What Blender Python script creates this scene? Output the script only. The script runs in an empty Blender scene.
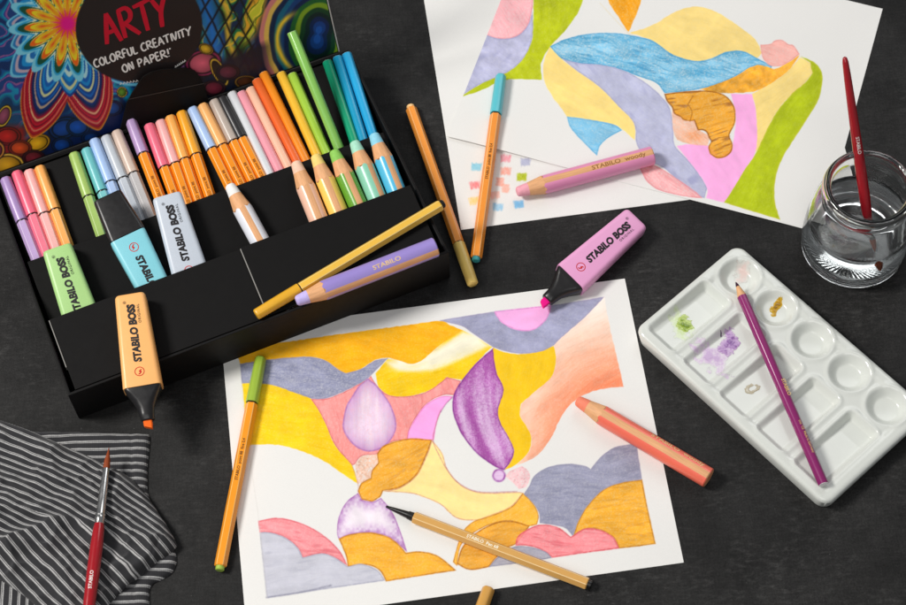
import bpy, bmesh, math, random
import numpy as np
from mathutils import Vector, Matrix
random.seed(7)
rng = np.random.default_rng(11)
SC = bpy.context.scene
COL = SC.collection
MM = 0.001

# ------------------------------------------------------------------ camera (recovered from the sheets of paper)
PW, PH = 906.0, 605.0
F = 1908.0; TILT = math.radians(29.133); DIST = 1.4259; ROLL = math.radians(-3.707)
CAM = np.array([0, -DIST*math.sin(TILT), DIST*math.cos(TILT)])
fwd = -CAM/np.linalg.norm(CAM); rgt = np.array([1.0, 0, 0]); upv = np.cross(rgt, fwd)
cr, sr = math.cos(ROLL), math.sin(ROLL)
RM = np.stack([cr*rgt+sr*upv, -sr*rgt+cr*upv, -fwd])
CAMM = CAM*1000.0

def ray(x, y):
    return np.array([(x-PW/2)/F, -(y-PH/2)/F, -1.0]) @ RM
def at(x, y, z=0.0):
    """world point (mm) on the level z (mm) seen at photo pixel x, y"""
    v = ray(x, y); return CAMM + v*((z-CAMM[2])/v[2])
def on_plane(x, y, p0, n):
    v = ray(x, y); return CAMM + v*(np.dot(p0-CAMM, n)/np.dot(v, n))
def to_px(X):
    q = (X-CAMM) @ RM.T
    return PW/2+F*q[..., 0]/-q[..., 2], PH/2-F*q[..., 1]/-q[..., 2]

cd = bpy.data.cameras.new('camera'); co = bpy.data.objects.new('camera', cd); COL.objects.link(co)
cd.sensor_width = 36; cd.sensor_fit = 'HORIZONTAL'; cd.lens = 36*F/PW
cd.clip_start = 0.05; cd.clip_end = 50
M = Matrix.Identity(4)
for i in range(3):
    for j in range(3): M[i][j] = RM[j][i]
    M[i][3] = CAM[i]
co.matrix_world = M
cd.dof.use_dof = True; cd.dof.focus_distance = 1.40; cd.dof.aperture_fstop = 13
SC.camera = co

# ------------------------------------------------------------------ light
w = bpy.data.worlds.new('World'); SC.world = w; w.use_nodes = True
w.node_tree.nodes['Background'].inputs[0].default_value = (0.93, 0.96, 1.0, 1)
w.node_tree.nodes['Background'].inputs[1].default_value = 0.20
def area_light(name, loc, tgt, size, power, col):
    l = bpy.data.lights.new(name, 'AREA'); l.energy = power; l.size = size; l.color = col; l.shape = 'DISK'
    o = bpy.data.objects.new(name, l); COL.objects.link(o); o.location = loc
    o.rotation_euler = (Vector(tgt)-Vector(loc)).to_track_quat('-Z', 'Y').to_euler(); return o
area_light('softbox_lamp', (-1.58, 0.12, 1.98), (0, 0, 0), 0.66, 55, (1.0, 0.97, 0.93))
area_light('fill_lamp', (-0.35, -1.45, 2.0), (0, 0.05, 0), 1.6, 13, (1.0, 0.985, 0.97))
area_light('added_rim_lamp', (0.75, 1.35, 1.5), (0.2, 0.1, 0), 1.2, 8, (0.97, 0.985, 1.0))  # no known source; added from behind to brighten the jar rim
SC.view_settings.view_transform = 'Standard'; SC.view_settings.look = 'None'; SC.view_settings.exposure = 0
SC.cycles.max_bounces = 14; SC.cycles.transmission_bounces = 12; SC.cycles.transparent_max_bounces = 12
SC.cycles.caustics_reflective = False; SC.cycles.caustics_refractive = True; SC.cycles.blur_glossy = 1.0
SC.cycles.sample_clamp_indirect = 4.0

# ------------------------------------------------------------------ colour and materials
def lin(c):
    if isinstance(c, str):
        c = c.lstrip('#'); c = [int(c[i:i+2], 16)/255 for i in (0, 2, 4)]
    return tuple(x/12.92 if x <= 0.04045 else ((x+0.055)/1.055)**2.4 for x in c)
def nlin(a):
    return np.where(a <= 0.04045, a/12.92, ((np.maximum(a, 0)+0.055)/1.055)**2.4)
MATS = {}
def mat(name, col, rough=0.4, var=0.06, scale=120.0, spec=0.5, coat=0.0, bump=0.0, bscale=900.0, metal=0.0, rvar=0.08, stretch=None, trans=0.0, sss=0.0, sat=1.0):
    if name in MATS: return MATS[name]
    m = bpy.data.materials.new(name); m.use_nodes = True; nt = m.node_tree; N = nt.nodes; Lk = nt.links
    b = N['Principled BSDF']
    tc = N.new('ShaderNodeTexCoord'); src = tc.outputs['Object']
    if stretch:
        mp = N.new('ShaderNodeMapping'); mp.inputs['Scale'].default_value = stretch; Lk.new(src, mp.inputs[0]); src = mp.outputs[0]
    nz = N.new('ShaderNodeTexNoise'); nz.inputs['Scale'].default_value = scale; nz.inputs['Detail'].default_value = 5; Lk.new(src, nz.inputs[0])
    mx = N.new('ShaderNodeMix'); mx.data_type = 'RGBA'
    c = lin(col)
    mx.inputs[6].default_value = tuple(max(0, x*(1-var*2)) for x in c)+(1,)
    mx.inputs[7].default_value = tuple(min(1, x*(1+var*2)) for x in c)+(1,)
    Lk.new(nz.outputs['Fac'], mx.inputs[0]); Lk.new(mx.outputs[2], b.inputs['Base Color'])
    mr = N.new('ShaderNodeMapRange'); mr.inputs[3].default_value = max(0.02, rough-rvar); mr.inputs[4].default_value = min(1, rough+rvar)
    nz2 = N.new('ShaderNodeTexNoise'); nz2.inputs['Scale'].default_value = scale*2.7; nz2.inputs['Detail'].default_value = 4; Lk.new(src, nz2.inputs[0])
    Lk.new(nz2.outputs['Fac'], mr.inputs[0]); Lk.new(mr.outputs[0], b.inputs['Roughness'])
    b.inputs['Specular IOR Level'].default_value = spec; b.inputs['Metallic'].default_value = metal
    b.inputs['Coat Weight'].default_value = coat; b.inputs['Coat Roughness'].default_value = 0.15
    if bump:
        bp = N.new('ShaderNodeBump'); bp.inputs['Strength'].default_value = bump; bp.inputs['Distance'].default_value = 0.0003
        n3 = N.new('ShaderNodeTexNoise'); n3.inputs['Scale'].default_value = bscale; n3.inputs['Detail'].default_value = 3; Lk.new(src, n3.inputs[0])
        Lk.new(n3.outputs['Fac'], bp.inputs['Height']); Lk.new(bp.outputs[0], b.inputs['Normal'])
    MATS[name] = m; return m
def plastic(col, rough=0.32): return mat('plastic_'+col.strip('#')+str(rough), col, rough, 0.025, 90, 0.5, bump=0.06, bscale=500)
def paintwood(col): return mat('lacquer_'+col.strip('#'), col, 0.30, 0.05, 160, 0.5, coat=0.25, stretch=(1, 1, 0.15))
def wood(col='#E2AE7E'): return mat('cedar_'+col.strip('#'), col, 0.55, 0.16, 700, 0.3, bump=0.25, bscale=1200, stretch=(1, 1, 0.07))
def core(col): return mat('lead_'+col.strip('#'), col, 0.62, 0.10, 500, 0.25, bump=0.25, bscale=900)
def ink(col, rough=0.5): return mat('print_'+col.strip('#'), col, rough, 0.04, 300, 0.3)
def attr_mat(name, rough=0.85, bump=0.12, bscale=1400, spec=0.25, coat=0.0):
    m = bpy.data.materials.new(name); m.use_nodes = True; nt = m.node_tree; N = nt.nodes; Lk = nt.links
    b = N['Principled BSDF']; a = N.new('ShaderNodeVertexColor'); a.layer_name = 'Col'
    tc = N.new('ShaderNodeTexCoord'); nz = N.new('ShaderNodeTexNoise'); nz.inputs['Scale'].default_value = bscale; nz.inputs['Detail'].default_value = 4
    Lk.new(tc.outputs['Object'], nz.inputs[0])
    hv = N.new('ShaderNodeHueSaturation'); mr = N.new('ShaderNodeMapRange'); mr.inputs[3].default_value = 0.95; mr.inputs[4].default_value = 1.05
    Lk.new(nz.outputs['Fac'], mr.inputs[0]); Lk.new(mr.outputs[0], hv.inputs['Value']); Lk.new(a.outputs[0], hv.inputs['Color']); Lk.new(hv.outputs[0], b.inputs['Base Color'])
    bp = N.new('ShaderNodeBump'); bp.inputs['Strength'].default_value = bump; bp.inputs['Distance'].default_value = 0.0002
    Lk.new(nz.outputs['Fac'], bp.inputs['Height']); Lk.new(bp.outputs[0], b.inputs['Normal'])
    b.inputs['Roughness'].default_value = rough; b.inputs['Specular IOR Level'].default_value = spec; b.inputs['Coat Weight'].default_value = coat
    b.inputs['Coat Roughness'].default_value = 0.2
    return m

# ------------------------------------------------------------------ object helpers (all mesh coordinates in mm, scaled on linking)
def tag(o, label=None, cat=None, group=None, kind=None):
    if label: o['label'] = label
    if cat: o['category'] = cat
    if group: o['group'] = group
    if kind: o['kind'] = kind
    return o
def empty(name, loc=(0, 0, 0), mtx=None):
    o = bpy.data.objects.new(name, None); COL.objects.link(o); o.empty_display_size = 0.01
    if mtx is not None: o.matrix_world = mtx
    else: o.location = Vector(loc)*MM
    return o
def link(name, me, mats, parent=None, smooth=None):
    for m in (mats if isinstance(mats, (list, tuple)) else [mats]): me.materials.append(m)
    o = bpy.data.objects.new(name, me); COL.objects.link(o)
    if parent: o.parent = parent
    if smooth is not None: 
        me.polygons.foreach_set('use_smooth', [True]*len(me.polygons))
        if smooth < 180: me.set_sharp_from_angle(angle=math.radians(smooth))
    return o
def mesh_py(name, V, Fc, mats, parent=None, smooth=None, midx=None):
    me = bpy.data.meshes.new(name); me.from_pydata([tuple(float(c)*MM for c in v) for v in V], [], Fc); me.update()
    if midx is not None: me.polygons.foreach_set('material_index', midx)
    return link(name, me, mats, parent, smooth)
def frame(p, zdir, up=(0, 0, 1)):
    """matrix (metres) with local Z along zdir, local Y as near to up as possible"""
    z = Vector(zdir).normalized(); u = Vector(up); y = (u-z*u.dot(z)).normalized(); x = y.cross(z)
    m = Matrix((x, y, z)).transposed().to_4x4(); m.translation = Vector(p)*MM; return m
def loft(name, rings, mats, parent=None, smooth=30, cap0=True, cap1=True, midx_fn=None, bevel=0.0):
    """rings: list of lists of (x,y,z) with the same count"""
    n = len(rings[0]); V = [p for r in rings for p in r]; Fc = []; mi = []
    for i in range(len(rings)-1):
        for k in range(n):
            k2 = (k+1) % n
            Fc.append((i*n+k, i*n+k2, (i+1)*n+k2, (i+1)*n+k)); mi.append(midx_fn(i, k) if midx_fn else 0)
    if cap0: Fc.append(tuple(range(n-1, -1, -1))); mi.append(midx_fn(-1, 0) if midx_fn else 0)
    if cap1: Fc.append(tuple((len(rings)-1)*n+k for k in range(n))); mi.append(midx_fn(-2, 0) if midx_fn else 0)
    return mesh_py(name, V, Fc, mats, parent, smooth, mi)
def circ(r, z, n=24, x=0, y=0): return [(x+r*math.cos(2*math.pi*k/n), y+r*math.sin(2*math.pi*k/n), z) for k in range(n)]
def lathe(name, prof, mats, parent=None, n=24, smooth=40, cap0=True, cap1=True, midx_fn=None):
    return loft(name, [circ(r, z, n) for r, z in prof], mats, parent, smooth, cap0, cap1, midx_fn)
def hexring(r, z, c=0.12):
    """hexagon of flat radius r with its corners cut: 12 points, edges alternate wide facet / narrow corner stripe"""
    P = []; R = r/math.cos(math.pi/6); half = R/2
    for k in range(6):
        a = math.radians(90+60*k)      # centre of facet k: facet 0 looks up (+y)
        nx, ny = math.cos(a), math.sin(a); tx, ty = -ny, nx
        h = half*(1-c)
        P.append((nx*r-tx*h, ny*r-ty*h, z)); P.append((nx*r+tx*h, ny*r+ty*h, z))
    return P
def rrect(w, h, r, z, n=5, x=0, y=0):
    P = []
    r = min(r, w/2-0.01, h/2-0.01)
    for cx, cy, a0 in ((w/2-r, h/2-r, 0), (-w/2+r, h/2-r, 90), (-w/2+r, -h/2+r, 180), (w/2-r, -h/2+r, 270)):
        for k in range(n+1):
            a = math.radians(a0+90*k/n); P.append((x+cx+r*math.cos(a), y+cy+r*math.sin(a), z))
    return P
def heightfield(name, P, mats, parent=None, skirt=None, col=None, smooth=180, double=None):
    """P: (ny,nx,3) mm. skirt: absolute z the border falls to. col: (ny,nx,3) linear colours"""
    ny, nx = P.shape[:2]; V = P.reshape(-1, 3)
    idx = np.arange(ny*nx).reshape(ny, nx)
    Q = np.stack([idx[:-1, :-1], idx[:-1, 1:], idx[1:, 1:], idx[1:, :-1]], -1).reshape(-1, 4)
    C = None if col is None else col.reshape(-1, 3)
    if skirt is not None:
        b = np.concatenate([idx[0, :-1], idx[:-1, -1], idx[-1, :0:-1], idx[:0:-1, 0]])
        S = V[b].copy()
        if callable(skirt): S = skirt(S)
        else: S[:, 2] = skirt
        s = np.arange(len(V), len(V)+len(b)); V = np.concatenate([V, S])
        Q = np.concatenate([Q, np.stack([b, s, np.roll(s, -1), np.roll(b, -1)], -1)])
        if C is not None: C = np.concatenate([C, C[b]])
    me = bpy.data.meshes.new(name)
    me.vertices.add(len(V)); me.vertices.foreach_set('co', (V*MM).astype(np.float32).ravel())
    me.loops.add(len(Q)*4); me.loops.foreach_set('vertex_index', Q.astype(np.int32).ravel())
    me.polygons.add(len(Q)); me.polygons.foreach_set('loop_start', np.arange(0, len(Q)*4, 4, dtype=np.int32))
    me.update(calc_edges=True); me.validate()
    if C is not None:
        at_ = me.color_attributes.new('Col', 'FLOAT_COLOR', 'POINT')
        at_.data.foreach_set('color', np.concatenate([C, np.ones((len(C), 1))], 1).astype(np.float32).ravel())
    return link(name, me, mats, parent, smooth)
def text_mesh(name, body, size, m, parent, origin, xdir, ydir, bold=0.0, shear=0.0, align='LEFT', squash=1.0, off=0.08, spacing=1.0, fit=None, wrap=None, turn=0):
    """lettering lying in the plane of xdir, ydir (parent's local axes, mm)"""
    cu = bpy.data.curves.new(name, 'FONT'); cu.body = body; cu.size = size*MM; cu.offset = bold*MM; cu.shear = shear
    cu.align_x = align; cu.space_character = spacing; cu.resolution_u = 3
    to = bpy.data.objects.new(name+'_t', cu); COL.objects.link(to)
    dg = bpy.context.evaluated_depsgraph_get(); dg.update()
    me = bpy.data.meshes.new_from_object(to.evaluated_get(dg)); me.name = name
    bpy.data.objects.remove(to); bpy.data.curves.remove(cu)
    x = Vector(xdir).normalized(); y = Vector(ydir).normalized(); n = x.cross(y); o = Vector(origin)
    if fit: squash = fit*MM/max(1e-9, max(v.co.x for v in me.vertices)-min(v.co.x for v in me.vertices))
    for v in me.vertices: v.co = (o+n*off)*MM+x*v.co.x*squash+y*v.co.y
    if wrap:
        bm = bmesh.new(); bm.from_mesh(me); bmesh.ops.triangulate(bm, faces=bm.faces[:])
        for _ in range(2):
            es = [e for e in bm.edges if e.calc_length() > .0007]
            if es: bmesh.ops.subdivide_edges(bm, edges=es, cuts=1); bmesh.ops.triangulate(bm, faces=bm.faces[:])
        bm.to_mesh(me); bm.free()
    if wrap:      # lay the letters round a turned surface: wrap(z mm) = radius mm
        for v in me.vertices:
            r = wrap(v.co.z/MM)+off+.05; a = v.co.x/MM/r+math.radians(turn); v.co.x = r*math.sin(a)*MM; v.co.y = r*math.cos(a)*MM
    me.materials.clear()
    return link(name, me, m, parent)
def ribbons(name, strokes, width, m, parent, fn, off=0.0):
    """strokes: list of 2D polylines; fn maps (u,v) to a 3D point (mm); round-ended ribbons"""
    V = []; Fc = []
    lift = 0.0
    for s in strokes:
        s = [np.array(p, float) for p in s]; n = len(s); base = len(V); lift += 0.004
        for i, p in enumerate(s):
            d = (s[min(i+1, n-1)]-s[max(i-1, 0)]); d = d/(np.linalg.norm(d)+1e-9); t = np.array([-d[1], d[0]])
            wd = width*(0.5 if i not in (0, n-1) else 0.42)
            V.append(fn(*(p+t*wd), off+lift)); V.append(fn(*(p-t*wd), off+lift))
        for i in range(n-1):
            a = base+2*i; Fc.append((a, a+1, a+3, a+2))
    return mesh_py(name, V, Fc, m, parent)

# ------------------------------------------------------------------ numpy drawing kit
def vnoise(x, y, seed=0):
    r = np.random.default_rng(seed); T = r.random((256, 256))
    xi = np.floor(x).astype(int); yi = np.floor(y).astype(int); fx = x-xi; fy = y-yi
    fx = fx*fx*(3-2*fx); fy = fy*fy*(3-2*fy); a = xi & 255; b = yi & 255; a1 = (a+1) & 255; b1 = (b+1) & 255
    return (T[b, a]*(1-fx)+T[b, a1]*fx)*(1-fy)+(T[b1, a]*(1-fx)+T[b1, a1]*fx)*fy
def fbm(x, y, seed=0, o=3):
    s = 0; a = .5; t = 0
    for i in range(o): s = s+a*vnoise(x*2**i, y*2**i, seed+i*17); t += a; a *= .5
    return s/t
def hexc(c): c = c.lstrip('#'); return np.array([int(c[i:i+2], 16)/255 for i in (0, 2, 4)])
def smooth_poly(P, sub=5, ang=42):
    P = [np.array(p, float) for p in P]; n = len(P); out = []
    def corner(i):
        a = P[i]-P[i-1]; b = P[(i+1) % n]-P[i]
        c = np.dot(a, b)/(np.linalg.norm(a)*np.linalg.norm(b)+1e-9); return c < math.cos(math.radians(ang))
    K = [corner(i) for i in range(n)]
    for i in range(n):
        p1, p2 = P[i], P[(i+1) % n]
        p0 = P[i-1] if not K[i] else p1*2-p2; p3 = P[(i+2) % n] if not K[(i+1) % n] else p2*2-p1
        if K[i]: p0 = p1-(p2-p1)*.5
        if K[(i+1) % n]: p3 = p2+(p2-p1)*.5
        for k in range(sub):
            t = k/sub
            out.append(.5*((2*p1)+(-p0+p2)*t+(2*p0-5*p1+4*p2-p3)*t*t+(-p0+3*p1-3*p2+p3)*t**3))
    return np.array(out)
def sdf_poly(X, Y, Q):
    """signed distance, positive inside"""
    d2 = np.full(X.shape, 1e9, np.float32); ins = np.zeros(X.shape, bool); n = len(Q)
    for i in range(n):
        ax, ay = Q[i]; bx, by = Q[(i+1) % n]; ex, ey = bx-ax, by-ay
        L = ex*ex+ey*ey
        if L < 1e-9: continue
        wx = X-ax; wy = Y-ay; t = np.clip((wx*ex+wy*ey)/L, 0, 1)
        d2 = np.minimum(d2, (wx-ex*t)**2+(wy-ey*t)**2)
        c = ((ay > Y) != (by > Y))
        if ey != 0: ins ^= c & (X < ex*(Y-ay)/ey+ax)
    d = np.sqrt(d2); return np.where(ins, d, -d)
class Paint:
    def __init__(s, X, Y, base):
        s.X = X.astype(np.float32); s.Y = Y.astype(np.float32); s.C = np.ones(X.shape+(3,), np.float32)*np.array(base, np.float32)
    def region(s, P, col, ang=20, stroke=.35, blot=.10, edge=None, edgew=.8, grad=None, soft=.55, sub=5, seed=None, cover=.97, smooth=True, ln=10.0, wd=0.75, hl=None):
        Q = smooth_poly(P, sub) if smooth else np.array(P, float)
        seed = int(abs(P[0][0]*7+P[0][1]*13)) % 9973 if seed is None else seed
        m = (s.X > Q[:, 0].min()-3) & (s.X < Q[:, 0].max()+3) & (s.Y > Q[:, 1].min()-3) & (s.Y < Q[:, 1].max()+3)
        if not m.any(): return
        X = s.X[m]; Y = s.Y[m]; sd = sdf_poly(X, Y, Q)
        wob = (vnoise(X*.28, Y*.28, seed)-.5)*.7
        a = np.clip((sd+wob)/soft*.5+.5, 0, 1); a = a*a*(3-2*a)
        t = math.radians(ang); u = X*math.cos(t)+Y*math.sin(t); v = -X*math.sin(t)+Y*math.cos(t)
        v = v+(vnoise(X*.028, Y*.028, seed+3)-.5)*12+(vnoise(X*.11, Y*.11, seed+4)-.5)*2.2
        n = .7*vnoise(u/ln, v/wd, seed+1)+.3*vnoise(u/(ln*.7)+.5*v, v/(wd*.8)+31, seed+2)
        n = np.clip((n-.5)*1.5+.5, 0, 1)
        bnd = vnoise(u/(ln*2.2), v/(wd*7), seed+11)
        c = hexc(col)[None, :]*np.ones((len(X), 1))
        if grad is not None: c = grad(X, Y, sd, c)
        b = fbm(X*.06, Y*.06, seed+5); b2 = fbm(X*.22, Y*.22, seed+9)
        c = np.clip(c*1.04, 0, 1)*(1-blot*.8*(b[:, None]-.5)*2)*(1-blot*.45*(b2[:, None]-.5)*2)*(1-(.02+stroke*.07)*(bnd[:, None]-.5)*2)
        tooth = .5*vnoise(X*1.5, Y*1.5, seed+6)+.5*vnoise(X*.85, Y*.85, seed+7)
        k = np.clip(cover-stroke*(1-n)*.34-stroke*.85*np.clip(tooth-.42, 0, 1)*2, 0, 1)
        dk = 1-stroke*.18*np.clip(n-.66, 0, 1)*2
        c = c*dk[:, None]
        if hl is not None:
            hc, ha, hw, hs = hl
            t2 = math.radians(hs if hs is not None else ang); u2 = X*math.cos(t2)+Y*math.sin(t2); v2 = -X*math.sin(t2)+Y*math.cos(t2)
            v2 = v2+(vnoise(X*.03, Y*.03, seed+31)-.5)*9; l_ = vnoise(u2/11+7, v2/hw, seed+21); l_ = np.clip((l_-.58)/.22, 0, 1)*np.clip(fbm(X*.05, Y*.05, seed+33)*2.4-.55, .15, 1)*ha*(.5+.8*tooth)
            l_ = np.clip(l_, 0, 1)[:, None]; c = c*(1-l_)+hexc(hc)[None]*l_
        out = s.C[m]*(1-(a*k)[:, None])+c*(a*k)[:, None]
        if edge is not None:
            e = np.exp(-((sd-.5)/edgew)**2)*(.55+.6*(vnoise(X*.5, Y*.5, seed+8)-.3)); e = np.clip(e, 0, .9)
            out = out*(1-e[:, None])+hexc(edge)[None, :]*e[:, None]
        s.C[m] = out
    def line(s, P, col, wd=.7, al=.7, sub=6):
        P = np.array(P, float)
        Q = smooth_poly(list(P)+[], sub)[:(len(P)-1)*sub+1] if len(P) > 2 else P
        m = (s.X > Q[:, 0].min()-3) & (s.X < Q[:, 0].max()+3) & (s.Y > Q[:, 1].min()-3) & (s.Y < Q[:, 1].max()+3)
        if not m.any(): return
        X = s.X[m]; Y = s.Y[m]; d2 = np.full(X.shape, 1e9)
        for i in range(len(Q)-1):
            e = Q[i+1]-Q[i]; L = e@e+1e-9; wx = X-Q[i, 0]; wy = Y-Q[i, 1]; t = np.clip((wx*e[0]+wy*e[1])/L, 0, 1)
            d2 = np.minimum(d2, (wx-e[0]*t)**2+(wy-e[1]*t)**2)
        a = np.exp(-d2/wd**2)*al*(.6+.6*vnoise(X*.6, Y*.6, 5)); a = np.clip(a, 0, 1)
        s.C[m] = s.C[m]*(1-a[:, None])+hexc(col)[None, :]*a[:, None]

PAPER = np.array([.908, .903, .890])
paper_mat = attr_mat('drawing_paper_fibre', 0.9, 0.18, 1500, 0.2)
def sheet(name, cx, cy, ang, wd, ht, z, painter, label, cat='drawing', group=None, res=0.4, skirt=0.03, zf=None):
    """paper lying on the table: (cx,cy) its lower-left corner in mm"""
    nx = int(wd/res)+1; ny = int(ht/res)+1
    gx, gy = np.meshgrid(np.linspace(0, wd, nx), np.linspace(0, ht, ny))
    c, s_ = math.cos(ang), math.sin(ang)
    X = cx+c*gx-s_*gy; Y = cy+s_*gx+c*gy
    Z = np.full(X.shape, z) if zf is None else zf(gx, gy)
    px, py = to_px(np.stack([X, Y, Z], -1))
    pt = Paint(px, py, PAPER); painter(pt)
    n = fbm(gx*.02, gy*.02, 77); pt.C *= (1-.02*(n-.5))[..., None]
    W = np.stack([X-cx, Y-cy, Z], -1)
    o = heightfield(name, W, paper_mat, None, (lambda S: np.column_stack([S[:, :2], np.maximum(S[:, 2]-.26, skirt)])), nlin(np.clip(pt.C, 0, 1)), 40)
    o.location = (cx*MM, cy*MM, 0)
    return tag(o, label, cat, group)

# ================================================================== THE TABLE
def make_table():
    m = bpy.data.materials.new('charcoal_table_surface'); m.use_nodes = True; nt = m.node_tree; N = nt.nodes; Lk = nt.links
    b = N['Principled BSDF']; tc = N.new('ShaderNodeTexCoord')
    def noise(sc, det=6, ro=.6, st=None):
        n = N.new('ShaderNodeTexNoise'); n.inputs['Scale'].default_value = sc; n.inputs['Detail'].default_value = det; n.inputs['Roughness'].default_value = ro
        src = tc.outputs['Object']
        if st:
            mp = N.new('ShaderNodeMapping'); mp.inputs['Scale'].default_value = st; mp.inputs['Rotation'].default_value = (0, 0, .12); Lk.new(src, mp.inputs[0]); src = mp.outputs[0]
        Lk.new(src, n.inputs[0]); return n.outputs['Fac']
    def ramp(f, stops):
        r = N.new('ShaderNodeValToRGB'); Lk.new(f, r.inputs[0]); e = r.color_ramp.elements
        e[0].position, e[0].color = stops[0][0], stops[0][1]+(1,); e[1].position, e[1].color = stops[1][0], stops[1][1]+(1,)
        return r.outputs[0]
    def mixc(kind, f, a, bb):
        x = N.new('ShaderNodeMix'); x.data_type = 'RGBA'; x.blend_type = kind
        if isinstance(f, float): x.inputs[0].default_value = f
        else: Lk.new(f, x.inputs[0])
        Lk.new(a, x.inputs[6]); Lk.new(bb, x.inputs[7]); return x.outputs[2]
    big = ramp(noise(10, 10, .74), [(.36, (.0060, .0059, .0058)), (.66, (.0230, .0224, .0219))])
    wx = ramp(noise(230, 4, .65, (.35, 2.6, 1)), [(.36, (.80, .80, .80)), (.66, (1.22, 1.22, 1.22))])
    wy = ramp(noise(260, 4, .65, (2.6, .35, 1)), [(.36, (.85, .85, .85)), (.66, (1.16, 1.16, 1.16))])
    fine = ramp(noise(750, 3, .7), [(.34, (.62, .62, .62)), (.68, (1.5, 1.5, 1.5))])
    c = mixc('MULTIPLY', 1.0, big, wx); c = mixc('MULTIPLY', 1.0, c, wy); c = mixc('MULTIPLY', .9, c, fine)
    scm = ramp(noise(11, 6, .7), [(.46, (0, 0, 0)), (.62, (1, 1, 1))]); scuff = ramp(noise(120, 6, .75, (1, 2.2, 1)), [(.50, (0, 0, 0)), (.72, (.040, .039, .038))])
    c = mixc('ADD', 1.0, c, mixc('MULTIPLY', 1.0, scuff, scm))
    spk = ramp(noise(420, 2, .5), [(.73, (0, 0, 0)), (.80, (.05, .049, .048))])
    c = mixc('ADD', 1.0, c, spk)
    Lk.new(c, b.inputs['Base Color'])
    rr = N.new('ShaderNodeMapRange'); Lk.new(noise(12, 5), rr.inputs[0]); rr.inputs[3].default_value = .50; rr.inputs[4].default_value = .78; Lk.new(rr.outputs[0], b.inputs['Roughness'])
    b.inputs['Specular IOR Level'].default_value = .22
    bp = N.new('ShaderNodeBump'); bp.inputs['Strength'].default_value = .35; bp.inputs['Distance'].default_value = .0005
    ad = N.new('ShaderNodeMath'); ad.operation = 'ADD'; Lk.new(noise(900, 4, .7), ad.inputs[0]); Lk.new(noise(150, 5, .6), ad.inputs[1])
    Lk.new(ad.outputs[0], bp.inputs['Height']); Lk.new(bp.outputs[0], b.inputs['Normal'])
    V = [(-900, -700, 0), (900, -700, 0), (900, 900, 0), (-900, 900, 0), (-900, -700, -30), (900, -700, -30), (900, 900, -30), (-900, 900, -30)]
    o = mesh_py('table_top', V, [(0, 1, 2, 3), (0, 4, 5, 1), (1, 5, 6, 2), (2, 6, 7, 3), (3, 7, 4, 0)], m)
    tag(o, kind='structure')
make_table()

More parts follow.
